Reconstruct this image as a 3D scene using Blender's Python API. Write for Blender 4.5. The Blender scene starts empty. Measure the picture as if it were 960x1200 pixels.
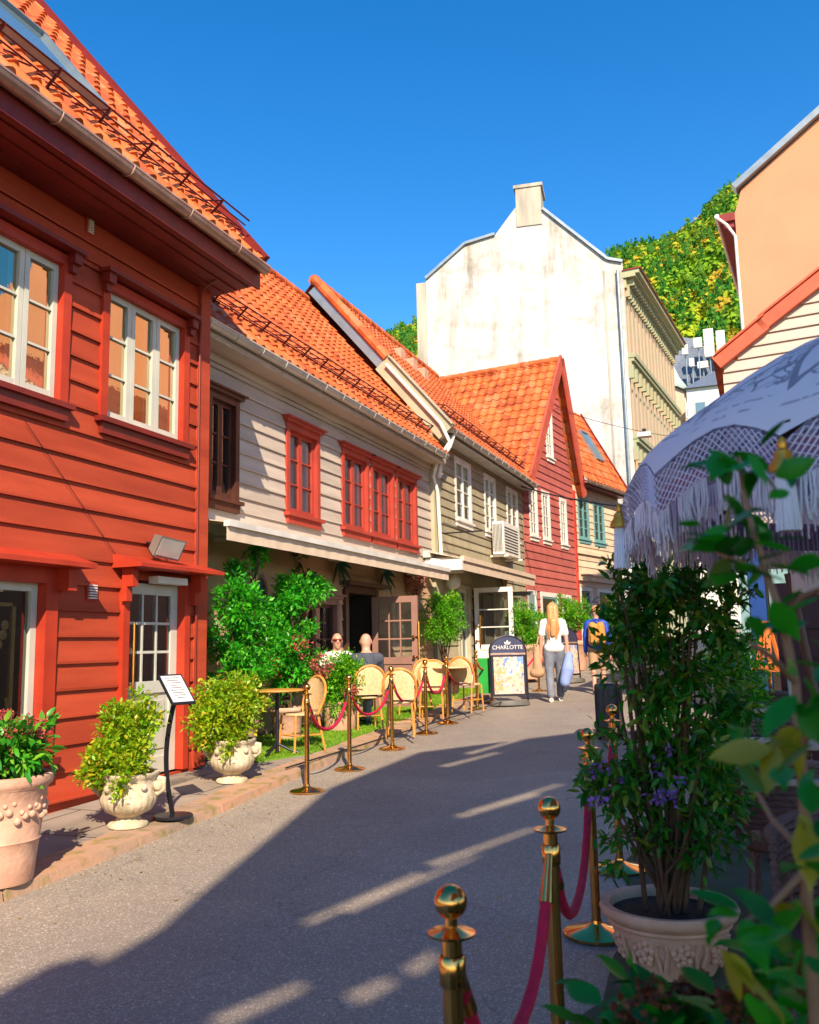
import bpy, bmesh, math, random
import numpy as np
from mathutils import Vector, Matrix
from mathutils.geometry import delaunay_2d_cdt
R_ = random.Random(7); NR = np.random.default_rng(11)
rad = math.radians; PI = math.pi
S = bpy.context.scene; COL = S.collection
# ------------------------------------------------------------------ camera
FPX = 1050.0
def _pix(u, v): return np.array([u-480.0, v-600.0, FPX])
_a = _pix(897, 748); _b = _pix(-103, 748+1000*math.tan(rad(1.2)))
_n = np.cross(_a, _b); _n /= np.linalg.norm(_n)
if _n[1] > 0: _n = -_n
_y = _a/np.linalg.norm(_a)
RM = np.array([np.cross(_y, _n), _y, _n])
CAM = np.array([0, 0, 1.62]); SL = .034
cam = bpy.data.objects.new('camera', bpy.data.cameras.new('camera')); COL.objects.link(cam)
cr, cu, cb = RM@np.array([1., 0, 0]), RM@np.array([0, -1., 0]), RM@np.array([0, 0, -1.])
cam.matrix_world = Matrix(((cr[0], cu[0], cb[0], 0), (cr[1], cu[1], cb[1], 0), (cr[2], cu[2], cb[2], CAM[2]), (0, 0, 0, 1)))
cam.data.sensor_fit = 'HORIZONTAL'; cam.data.sensor_width = 36; cam.data.lens = 36*FPX/960
cam.data.clip_start = .05; cam.data.clip_end = 3000
cam.data.dof.use_dof = True; cam.data.dof.focus_distance = 9; cam.data.dof.aperture_fstop = 5.8
S.camera = cam
# ------------------------------------------------------------------ light
SUN = Vector((1, -1.7, 1.5)).normalized()
W = bpy.data.worlds.new('World'); S.world = W; W.use_nodes = True
nt = W.node_tree; bg = nt.nodes['Background']
sk = nt.nodes.new('ShaderNodeTexSky'); sk.sky_type = 'NISHITA'; sk.sun_disc = False
sk.sun_elevation = math.asin(SUN.z); sk.sun_rotation = math.atan2(SUN.x, SUN.y)
sk.air_density = 1.0; sk.dust_density = .25; sk.ozone_density = 2.0; sk.altitude = 100
hs = nt.nodes.new('ShaderNodeHueSaturation'); hs.inputs['Saturation'].default_value = 1.42; hs.inputs['Hue'].default_value = .503
hs.inputs['Value'].default_value = 1.42
nt.links.new(sk.outputs[0], hs.inputs['Color']); nt.links.new(hs.outputs[0], bg.inputs[0]); bg.inputs[1].default_value = .098
sl = bpy.data.lights.new('sun', 'SUN'); sl.energy = 5; sl.angle = rad(.4); sl.color = (1, .84, .63)
so = bpy.data.objects.new('sun', sl); COL.objects.link(so); so.rotation_euler = SUN.to_track_quat('Z', 'Y').to_euler()
so.location = (20, -30, 30)
S.view_settings.view_transform = 'Standard'; S.view_settings.look = 'None'; S.view_settings.gamma = 1
S.view_settings.exposure = .83
S.cycles.max_bounces = 8; S.cycles.diffuse_bounces = 4; S.cycles.glossy_bounces = 3; S.cycles.transparent_max_bounces = 12
S.cycles.caustics_reflective = False; S.cycles.caustics_refractive = False; S.cycles.sample_clamp_indirect = 6
try: S.cycles.use_denoising = True
except Exception: pass
# ------------------------------------------------------------------ measuring
def ray(u, v): return RM@_pix(u, v)
def at_ground(u, v, h=0):
    d = ray(u, v); t = (h-CAM[2])/(d[2]-SL*d[1]); return Vector(CAM+t*d)
def at_y(u, v, y): d = ray(u, v); return Vector(CAM+y/d[1]*d)
def at_depth(u, v, d): c = _pix(u, v); return Vector(CAM+RM@(c*(d/c[2])))
class Frame:
    """a facade: u runs along it, n out of it, z up"""
    def __init__(s, x, y, deg=0):
        a = rad(deg); s.o = np.array([x, y, 0.]); s.D = np.array([math.sin(a), math.cos(a), 0]); s.N = np.array([math.cos(a), -math.sin(a), 0])
    def p(s, u, n, z): q = s.o+s.D*u+s.N*n; return (q[0], q[1], z)
    def hit(s, px, py, n=0):
        d = ray(px, py); t = s.N@(s.o+s.N*n-CAM)/(s.N@d); q = CAM+t*d; return (q-s.o)@s.D, q[2]
# ------------------------------------------------------------------ materials
def nodes(name):
    m = bpy.data.materials.new(name); m.use_nodes = True; n = m.node_tree
    return m, n, n.nodes['Principled BSDF']
def N(n, t, **k):
    x = n.nodes.new(t)
    for a, b in k.items(): setattr(x, a, b)
    return x
def mixc(n, fac, a, b, mode='MIX'):
    x = N(n, 'ShaderNodeMix', data_type='RGBA', blend_type=mode)
    for i, v in ((0, fac), (6, a), (7, b)):
        if hasattr(v, 'links'): n.links.new(v, x.inputs[i])
        else: x.inputs[i].default_value = v if i == 0 else (*v, 1)
    return x.outputs[2]
def ramp(n, inp, stops):
    r = N(n, 'ShaderNodeValToRGB'); n.links.new(inp, r.inputs[0]); e = r.color_ramp.elements
    while len(e) < len(stops): e.new(.5)
    for i, (p, c) in enumerate(stops): e[i].position = p; e[i].color = (*c, 1)
    return r.outputs[0]
def noise(n, scale, detail=4, vec=None, rough=.55, stretch=None):
    tc = N(n, 'ShaderNodeTexCoord'); x = N(n, 'ShaderNodeTexNoise'); x.inputs['Scale'].default_value = scale; x.inputs['Detail'].default_value = detail
    x.inputs['Roughness'].default_value = rough
    if stretch:
        mp = N(n, 'ShaderNodeMapping'); mp.inputs['Scale'].default_value = stretch; n.links.new(tc.outputs['Object'], mp.inputs[0]); n.links.new(mp.outputs[0], x.inputs[0])
    else: n.links.new(tc.outputs['Object'], x.inputs[0])
    return x.outputs[0]
def bump(n, h, p, s=.4, d=.01):
    b = N(n, 'ShaderNodeBump'); b.inputs['Strength'].default_value = s; b.inputs['Distance'].default_value = d
    n.links.new(h, b.inputs['Height']); n.links.new(b.outputs[0], p.inputs['Normal'])
def pm(name, c, rough=.6, c2=None, sc=3, bs=0, bsc=40, metal=0, spec=.4, stretch=None, island=0, lo=.35, hi=.65):
    m, n, p = nodes(name); p.inputs['Roughness'].default_value = rough; p.inputs['Metallic'].default_value = metal
    p.inputs['Specular IOR Level'].default_value = spec
    if c2 is None: c2 = tuple(x*.78 for x in c)
    col = ramp(n, noise(n, sc, 5, stretch=stretch), [(lo, c), (hi, c2)])
    if island:
        g = N(n, 'ShaderNodeNewGeometry'); r = ramp(n, g.outputs['Random Per Island'], [(0, (1-island,)*3), (1, (1+island*.4,)*3)])
        col = mixc(n, 1, col, r, 'MULTIPLY')
    n.links.new(col, p.inputs['Base Color'])
    if bs: bump(n, noise(n, bsc, 6, stretch=stretch), p, bs)
    return m
def leafm(name, cols, trans=.35, rough=.38, spec=.5):
    m, n, p = nodes(name); p.inputs['Roughness'].default_value = rough; p.inputs['Specular IOR Level'].default_value = spec
    g = N(n, 'ShaderNodeNewGeometry'); k = len(cols)
    c = ramp(n, g.outputs['Random Per Island'], [(i/(k-1), x) for i, x in enumerate(cols)])
    c2 = ramp(n, noise(n, 3.0, 2), [(.35, (.75, .8, .75)), (.65, (1.2, 1.15, 1.0))]); c = mixc(n, 1, c, c2, 'MULTIPLY')
    n.links.new(c, p.inputs['Base Color'])
    t = N(n, 'ShaderNodeBsdfTranslucent'); n.links.new(c, t.inputs[0])
    mx = N(n, 'ShaderNodeMixShader'); mx.inputs[0].default_value = trans
    n.links.new(p.outputs[0], mx.inputs[1]); n.links.new(t.outputs[0], mx.inputs[2]); n.links.new(mx.outputs[0], n.nodes['Material Output'].inputs[0])
    return m
def glassm(name, tint=(.9, .95, .95), refl=.12, gc=(.95, .97, 1)):
    m, n, p = nodes(name); n.nodes.remove(p)
    t = N(n, 'ShaderNodeBsdfTransparent'); t.inputs[0].default_value = (*tint, 1)
    g = N(n, 'ShaderNodeBsdfGlossy'); g.inputs['Roughness'].default_value = .02; g.inputs[0].default_value = (*gc, 1)
    lw = N(n, 'ShaderNodeFresnel'); lw.inputs[0].default_value = 1.5
    b = N(n, 'ShaderNodeBump'); b.inputs['Strength'].default_value = .06; b.inputs['Distance'].default_value = .02; n.links.new(noise(n, 3), b.inputs['Height']); n.links.new(b.outputs[0], g.inputs['Normal'])
    a = N(n, 'ShaderNodeMath', operation='ADD'); a.inputs[1].default_value = refl; n.links.new(lw.outputs[0], a.inputs[0])
    x = N(n, 'ShaderNodeMixShader'); n.links.new(a.outputs[0], x.inputs[0]); n.links.new(t.outputs[0], x.inputs[1]); n.links.new(g.outputs[0], x.inputs[2])
    n.links.new(x.outputs[0], n.nodes['Material Output'].inputs[0]); return m
M = {}
M['asphalt'] = None
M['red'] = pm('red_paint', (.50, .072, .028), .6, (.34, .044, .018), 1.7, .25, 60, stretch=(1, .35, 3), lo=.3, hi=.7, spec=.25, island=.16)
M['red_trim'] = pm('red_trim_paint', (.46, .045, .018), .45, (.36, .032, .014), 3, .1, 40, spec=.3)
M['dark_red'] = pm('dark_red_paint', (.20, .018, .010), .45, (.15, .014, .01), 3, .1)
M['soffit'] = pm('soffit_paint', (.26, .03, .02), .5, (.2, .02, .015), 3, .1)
M['beige'] = pm('beige_siding_paint', (.54, .45, .37), .6, (.44, .365, .30), 2.5, .25, 50, stretch=(1, .35, 3), spec=.25, island=.16)
M['olive'] = pm('olive_siding_paint', (.40, .35, .225), .6, (.33, .29, .19), 2.5, .2, 50, spec=.25, island=.16)
M['olive_trim'] = pm('olive_trim_paint', (.44, .40, .27), .5, (.36, .33, .22), 2.5, .1)
M['rose'] = pm('rose_siding_paint', (.50, .135, .11), .6, (.42, .105, .09), 2.5, .2, 50, spec=.25, island=.16)
M['cream'] = pm('cream_siding_paint', (.74, .56, .38), .6, (.64, .48, .33), 2.5, .2, 50, spec=.25, island=.16)
M['white'] = pm('white_paint', (.78, .75, .68), .45, (.66, .64, .58), 3, .08)
M['grey_white'] = pm('grey_white_paint', (.58, .57, .48), .4, (.50, .50, .43), 3, .08)
M['teal'] = pm('teal_paint', (.16, .36, .36), .4, (.13, .30, .31))
M['brown'] = pm('dark_brown_paint', (.10, .035, .02), .4, (.07, .025, .018))
M['winered'] = pm('wine_red_paint', (.42, .055, .035), .45, (.33, .045, .03))
M['mauve'] = pm('mauve_brown_paint', (.33, .17, .13), .5, (.27, .14, .11))
M['tile'] = pm('clay_tile', (.72, .13, .018), .55, (.50, .075, .012), 1.5, .3, 30, spec=.35, lo=.3, hi=.7)
M['tile_h'] = M['tile']
M['metal_grey'] = pm('painted_gutter', (.55, .52, .46), .4, (.42, .40, .37), 4, .1, metal=.2)
M['gutter_red'] = pm('weathered_gutter', (.50, .33, .26), .35, (.34, .20, .16), 5, .1, metal=.3)
M['zinc'] = pm('zinc_sheet', (.30, .35, .38), .4, (.22, .27, .3), 3, metal=.5)
M['darkmetal'] = pm('dark_metal', (.035, .035, .045), .4, metal=.6)
M['guard'] = pm('snow_guard_metal', (.12, .02, .02), .5, metal=.3)
M['brass'] = pm('polished_brass', (.85, .43, .12), .16, (.72, .33, .09), 8, metal=1)
M['rope'] = pm('red_velvet', (.55, .006, .05), .8, (.42, .004, .035), 20, .5, 200)
M['glass'] = glassm('window_glass'); M['glass_bright'] = glassm('amber_reflection_glass', (.8, .85, .85), .48, (1, .88, .6)); M['glass_dark'] = glassm('shop_glass', (.75, .8, .8), .1)  # amber cast of the upper panes' reflection is put into the glossy colour
M['curtain'] = pm('teal_curtain', (.42, .68, .64), .8, (.32, .55, .53), 2)
M['net'] = pm('net_curtain', (.74, .78, .74), .9, (.60, .68, .66), 2)
M['blind'] = pm('amber_blind', (.75, .42, .11), .8, (.70, .38, .10), 2)
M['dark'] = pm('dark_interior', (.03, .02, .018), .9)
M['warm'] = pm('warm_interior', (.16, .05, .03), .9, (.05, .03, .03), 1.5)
M['brownwall'] = pm('brown_wood_wall', (.58, .38, .24), .7, (.48, .30, .18), 2, .4, 30, stretch=(1, .4, 2), island=.16)
M['stone'] = pm('foundation_stone', (.30, .24, .19), .85, (.16, .13, .11), 5, .6, 20)
M['terracotta'] = pm('pale_terracotta', (.62, .36, .25), .8, (.50, .27, .18), 7, .5, 25)
M['urnstone'] = pm('weathered_urn_stone', (.68, .55, .40), .85, (.40, .34, .22), 9, .6, 25)
M['soil'] = pm('soil', (.035, .022, .014), .95, bs=.8, bsc=60)
M['bark'] = pm('bark', (.12, .06, .03), .85, (.07, .035, .02), 12, .6, 60)
M['awning'] = pm('beige_awning_cloth', (.66, .52, .38), .85, (.58, .45, .33), 5)
M['awnwhite'] = pm('awning_case', (.70, .66, .60), .5)
M['rattan'] = pm('pale_rattan', (.72, .50, .27), .6, (.60, .38, .18), 30, .5, 120)
M['bamboo'] = pm('bamboo_cane', (.66, .29, .06), .4, (.5, .2, .04), 12)
M['wicker'] = pm('dark_wicker', (.16, .085, .08), .6, (.09, .05, .05), 60, .8, 150)
M['tabletop'] = pm('grey_beige_tabletop', (.42, .33, .27), .5, (.36, .28, .23), 5)
M['skin'] = pm('skin', (.62, .32, .22), .5, (.55, .26, .18), 10)
M['hairb'] = pm('blond_hair', (.62, .33, .14), .5, (.42, .18, .06), 40, stretch=(1, 1, .1))
M['hairg'] = pm('grey_hair', (.22, .18, .15), .7)
M['whitecloth'] = pm('white_cotton', (.80, .76, .70), .85, (.66, .62, .57), 9, .9, 9)
M['greycloth'] = pm('grey_trousers', (.20, .21, .25), .85, (.13, .14, .18), 8, .8, 10)
M['navy'] = pm('charcoal_shirt', (.07, .075, .10), .85, (.05, .055, .075), 8)
M['blue'] = pm('blue_jacket', (.01, .07, .48), .55, (.008, .04, .30), 6, .9, 9)
M['mustard'] = pm('mustard_canvas', (.55, .25, .05), .75)
M['paleblue'] = pm('pale_blue_cloth', (.25, .33, .62), .8, (.2, .27, .5), 5, .4, 10)
M['shoe'] = pm('shoe', (.03, .03, .035), .5); M['shoew'] = pm('pale_shoe', (.6, .55, .5), .6)
M['tan'] = pm('tan_trousers', (.5, .3, .17), .85); M['suitcase'] = pm('black_suitcase', (.03, .025, .03), .35)
M['lgreen'] = leafm('laurel_leaves', [(.010, .20, .008), (.03, .36, .012), (.07, .48, .02), (.16, .56, .03)], .42)
M['lime'] = leafm('lime_shrub_leaves', [(.12, .34, .01), (.28, .50, .015), (.42, .58, .02), (.60, .48, .03)], .5)
M['bright'] = leafm('bright_shrub_leaves', [(.04, .28, .01), (.09, .42, .012), (.18, .52, .02), (.36, .58, .03)], .5)
M['dgreen'] = leafm('dark_evergreen_leaves', [(.008, .10, .006), (.018, .18, .012), (.035, .26, .015), (.20, .24, .012)], .4)
M['fgreen'] = leafm('broad_green_leaves', [(.004, .11, .003), (.008, .20, .006), (.018, .27, .008), (.04, .32, .010)], .4)
M['yleaf'] = leafm('yellow_green_leaves', [(.25, .26, .01), (.35, .3, .01)], .45)
M['brownflower'] = leafm('dried_brown_petals', [(.10, .02, .008), (.22, .05, .015), (.3, .10, .03)], .3, .7)
M['pinkflower'] = leafm('pink_petals', [(.5, .05, .08), (.6, .15, .12)], .3, .7)
M['purple'] = leafm('purple_petals', [(.25, .08, .5), (.4, .2, .65)], .4, .7)
M['palm'] = leafm('dark_teal_palm', [(.003, .05, .04), (.006, .09, .07)], .2)
M['easel'] = pm('orange_easel_wood', (.60, .16, .03), .45, (.5, .12, .02), 8)
M['orange'] = pm('apricot_plaster', (.60, .27, .15), .85, (.55, .245, .135), .8, .3, 30)
M['slate'] = pm('slate_roof', (.14, .17, .22), .5, (.09, .11, .15), 6)
M['ornate'] = pm('sandy_green_stucco', (.46, .40, .25), .8, (.38, .40, .24), .9, .3, 10)
M['ornate2'] = pm('sage_stone', (.34, .37, .22), .8, (.40, .33, .2), 2, .3, 10)
M['bluepanel'] = pm('blue_panel', (.01, .05, .22), .5); M['paleteal'] = pm('pale_teal_panel', (.22, .36, .36), .5)
M['maroon'] = pm('maroon_boards', (.06, .012, .015), .6)
# asphalt
m, n, p = nodes('asphalt'); M['asphalt'] = m; p.inputs['Roughness'].default_value = .62
vo = N(n, 'ShaderNodeTexVoronoi'); vo.inputs['Scale'].default_value = 150; tc = N(n, 'ShaderNodeTexCoord'); n.links.new(tc.outputs['Object'], vo.inputs[0])
sp = ramp(n, vo.outputs['Color'], [(.25, (.235, .195, .155)), (.7, (.295, .245, .195)), (.92, (.60, .53, .45))])
big = ramp(n, noise(n, .7, 6, rough=.65), [(.30, (.78, .78, .80)), (.5, (.98, .98, .98)), (.70, (1.18, 1.14, 1.08))])
vc = N(n, 'ShaderNodeTexVoronoi', feature='DISTANCE_TO_EDGE'); vc.inputs['Scale'].default_value = .33
wv = N(n, 'ShaderNodeVectorMath', operation='MULTIPLY_ADD'); nw = N(n, 'ShaderNodeTexNoise'); nw.inputs['Scale'].default_value = 1.6; nw.inputs['Detail'].default_value = 7; n.links.new(tc.outputs['Object'], nw.inputs[0]); n.links.new(nw.outputs[1], wv.inputs[0]); wv.inputs[1].default_value = (.9, .9, .9); n.links.new(tc.outputs['Object'], wv.inputs[2]); n.links.new(wv.outputs[0], vc.inputs[0])
crk = ramp(n, vc.outputs[0], [(0, (.72, .72, .72)), (.004, (1, 1, 1))]); vp = N(n, 'ShaderNodeTexVoronoi'); vp.inputs['Scale'].default_value = .28; n.links.new(tc.outputs['Object'], vp.inputs[0]); sv = N(n, 'ShaderNodeSeparateColor'); n.links.new(vp.outputs['Color'], sv.inputs[0]); ptc = ramp(n, sv.outputs[0], [(.2, (.90, .90, .92)), (.8, (1.06, 1.05, 1.03))])
n.links.new(mixc(n, 1, mixc(n, 1, mixc(n, 1, sp, big, 'MULTIPLY'), crk, 'MULTIPLY'), ptc, 'MULTIPLY'), p.inputs['Base Color']); bump(n, vo.outputs['Distance'], p, .5, .006)
m, n, p = nodes('red_kerb_stone'); M['kerb'] = m; p.inputs['Roughness'].default_value = .85
c = ramp(n, noise(n, 2.2, 6), [(.3, (.50, .25, .14)), (.5, (.42, .25, .16)), (.72, (.28, .2, .145))]); moss = ramp(n, noise(n, 7, 6), [(.5, (1, 1, 1)), (.66, (.6, .75, .35))])
n.links.new(mixc(n, 1, c, moss, 'MULTIPLY'), p.inputs['Base Color']); bump(n, noise(n, 30, 8), p, .6, .01)
M['paving'] = pm('paving_slabs', (.40, .32, .26), .85, (.28, .23, .19), 2.5, .5, 40)
n = M['paving'].node_tree; p = n.nodes['Principled BSDF']; bt = N(n, 'ShaderNodeTexBrick'); tcb = N(n, 'ShaderNodeTexCoord'); n.links.new(tcb.outputs['Object'], bt.inputs[0]); bt.inputs['Scale'].default_value = 1.0; bt.inputs['Brick Width'].default_value = .62; bt.inputs['Row Height'].default_value = .8; bt.inputs['Mortar Size'].default_value = .012
for i_, c_v in ((1, (1, .96, .92, 1)), (2, (.78, .78, .78, 1)), (3, (.28, .26, .2, 1))): bt.inputs[i_].default_value = c_v
src = p.inputs['Base Color'].links[0].from_socket; n.links.new(mixc(n, 1, src, bt.outputs[0], 'MULTIPLY'), p.inputs['Base Color'])
M['turf'] = pm('artificial_turf', (.17, .34, .012), .9, (.11, .25, .01), 5, .9, 250)
M['moss'] = pm('mossy_ground', (.045, .062, .018), .95, (.09, .085, .06), 3, .8, 60)
m, n, p = nodes('clay_tile_weathered'); M['tile'] = m; p.inputs['Roughness'].default_value = .6; p.inputs['Specular IOR Level'].default_value = .3
vq = N(n, 'ShaderNodeTexVoronoi'); vq.inputs['Scale'].default_value = 3.4; vq.inputs['Randomness'].default_value = .5; tq_ = N(n, 'ShaderNodeTexCoord'); n.links.new(tq_.outputs['Object'], vq.inputs[0]); sq = N(n, 'ShaderNodeSeparateColor'); n.links.new(vq.outputs['Color'], sq.inputs[0])
b_ = ramp(n, sq.outputs[0], [(0, (.40, .080, .022)), (.4, (.58, .13, .030)), (.75, (.66, .16, .04)), (1, (.52, .19, .08))])
d_ = ramp(n, noise(n, 2.2, 7, rough=.7), [(.40, (1, 1, 1)), (.62, (.78, .74, .70)), (.78, (.50, .46, .42))])
n.links.new(mixc(n, 1, b_, d_, 'MULTIPLY'), p.inputs['Base Color']); bump(n, noise(n, 40, 6), p, .35, .01)
# white gable plaster with stains
m, n, p = nodes('stained_white_plaster'); M['plaster'] = m; p.inputs['Roughness'].default_value = .9
a = ramp(n, noise(n, .8, 8, rough=.7), [(.34, (.42, .40, .37)), (.5, (.58, .57, .55)), (.68, (.64, .63, .61))])
st = ramp(n, noise(n, 1.0, 8, rough=.75, stretch=(1, 1, .12)), [(.50, (1, 1, 1)), (.68, (.60, .55, .48))])
bl = ramp(n, noise(n, .35, 6, rough=.8), [(.48, (1, 1, 1)), (.7, (.74, .70, .62))])
n.links.new(mixc(n, 1, mixc(n, 1, a, st, 'MULTIPLY'), bl, 'MULTIPLY'), p.inputs['Base Color']); bump(n, noise(n, 2.5, 8), p, .3, .03)
M['stain'] = pm('stained_chimney', (.55, .48, .38), .9, (.30, .27, .22), 1.2, .3, 10, stretch=(1, 1, .2))
# ------------------------------------------------------------------ mesh helpers
def root_of(o):
    while o.parent: o = o.parent
    return o
class MB:
    def __init__(s): s.v = []; s.f = []
    def add(s, vs, fs): k = len(s.v); s.v += [tuple(q) for q in vs]; s.f += [tuple(k+i for i in f) for f in fs]; return s
    def box(s, a, b):
        (x0, y0, z0), (x1, y1, z1) = a, b
        return s.add([(x0, y0, z0), (x1, y0, z0), (x1, y1, z0), (x0, y1, z0), (x0, y0, z1), (x1, y0, z1), (x1, y1, z1), (x0, y1, z1)],
                     [(0, 3, 2, 1), (4, 5, 6, 7), (0, 1, 5, 4), (1, 2, 6, 5), (2, 3, 7, 6), (3, 0, 4, 7)])
    def hexa(s, q): return s.add(q, [(0, 3, 2, 1), (4, 5, 6, 7), (0, 1, 5, 4), (1, 2, 6, 5), (2, 3, 7, 6), (3, 0, 4, 7)])
    def fb(s, F, u0, u1, n0, n1, z0, z1):
        return s.hexa([F.p(u0, n0, z0), F.p(u0, n1, z0), F.p(u1, n1, z0), F.p(u1, n0, z0), F.p(u0, n0, z1), F.p(u0, n1, z1), F.p(u1, n1, z1), F.p(u1, n0, z1)])
    def bar(s, a, b, w, h, up=(0, 0, 1)):
        a = Vector(a); b = Vector(b); d = (b-a).normalized(); x = d.cross(Vector(up))
        if x.length < 1e-4: x = d.cross(Vector((1, 0, 0)))
        x.normalize(); y = x.cross(d).normalized(); x = x*w/2; y = y*h/2
        return s.hexa([a-x-y, a+x-y, a+x+y, a-x+y, b-x-y, b+x-y, b+x+y, b-x+y])
    def tube(s, pts, r, n=8, cap=True):
        pts = [Vector(p) for p in pts]; rs = r if isinstance(r, (list, tuple)) else [r]*len(pts); k = len(s.v); ref = None
        for i, p in enumerate(pts):
            d = (pts[min(i+1, len(pts)-1)]-pts[max(i-1, 0)]).normalized()
            if ref is None: ref = d.cross(Vector((0, 0, 1)) if abs(d.z) < .9 else Vector((1, 0, 0))).normalized()
            x = (ref-d*ref.dot(d)).normalized(); y = d.cross(x); ref = x
            s.v += [tuple(p+x*(rs[i]*math.cos(2*PI*j/n))+y*(rs[i]*math.sin(2*PI*j/n))) for j in range(n)]
        for i in range(len(pts)-1):
            for j in range(n): s.f.append((k+i*n+j, k+i*n+(j+1) % n, k+(i+1)*n+(j+1) % n, k+(i+1)*n+j))
        if cap: s.f.append(tuple(k+j for j in reversed(range(n)))); s.f.append(tuple(k+(len(pts)-1)*n+j for j in range(n)))
        return s
    def lathe(s, prof, c=(0, 0, 0), n=28, fn=None):
        k = len(s.v)
        for i, (r, z) in enumerate(prof):
            for j in range(n):
                a = 2*PI*j/n; rr = r*(fn(a, z) if fn else 1); s.v.append((c[0]+rr*math.cos(a), c[1]+rr*math.sin(a), c[2]+z))
        for i in range(len(prof)-1):
            for j in range(n): s.f.append((k+i*n+j, k+i*n+(j+1) % n, k+(i+1)*n+(j+1) % n, k+(i+1)*n+j))
        return s
    def ball(s, c, r, n=16, sc=(1, 1, 1)):
        pr = [(max(1e-4, math.sin(PI*i/(n//2))), -math.cos(PI*i/(n//2))) for i in range(n//2+1)]; k = len(s.v); s.lathe(pr, n=n)
        for i in range(k, len(s.v)): x, y, z = s.v[i]; s.v[i] = (c[0]+x*r*sc[0], c[1]+y*r*sc[1], c[2]+z*r*sc[2])
        return s
    def build(s, name, mat, parent=None, smooth=False, angle=40):
        me = bpy.data.meshes.new(name); off = Vector((0, 0, 0)) if parent is None else root_of(parent).location
        me.from_pydata([tuple(Vector(v)-off) for v in s.v], [], s.f); me.update()
        return link(me, name, mat, parent, smooth, angle)
def link(me, name, mat, parent=None, smooth=False, angle=40):
    if isinstance(mat, str): mat = M[mat]
    if mat and not me.materials: me.materials.append(mat)
    o = bpy.data.objects.new(name, me); COL.objects.link(o)
    if parent: o.parent = parent
    if smooth:
        me.polygons.foreach_set('use_smooth', [True]*len(me.polygons))
        try: me.set_sharp_from_angle(angle=rad(angle))
        except Exception: pass
    return o
LABELS = set()
def thing(name, label, cat, loc=(0, 0, 0), group=None):
    o = bpy.data.objects.new(name, None); COL.objects.link(o); o.location = loc; o.empty_display_size = .2
    return tag(o, label, cat, group)
def tag(o, label, cat, group=None, kind=None):
    o['label'] = label; o['category'] = cat
    if label in LABELS: print('DUP LABEL', label)
    LABELS.add(label)
    if group: o['group'] = group
    if kind: o['kind'] = kind
    return o
def struct(o): o['kind'] = 'structure'; return o
def copy_tree(o, parent=None):
    c = o.copy(); COL.objects.link(c); c.parent = parent
    for ch in list(o.children): copy_tree(ch, c)
    return c
def place(proto, used, loc, rz, label, sc=1):
    o = proto if not used[0] else copy_tree(proto); used[0] = True
    o.location = loc; o.rotation_euler = (0, 0, rz); o.scale = (sc, sc, sc)
    o['label'] = label
    return o
def gz(x, y): return SL*y
def kx(y): return float(np.interp(y, [0, 4.33, 6.54, 8.55, 11.5, 15.8, 24, 32], [-4.3, -4.36, -4.43, -4.62, -4.79, -5.0, -5.35, -5.4]))
def gzp(x, y): return SL*y+(.07 if x < kx(y) else 0)
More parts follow.
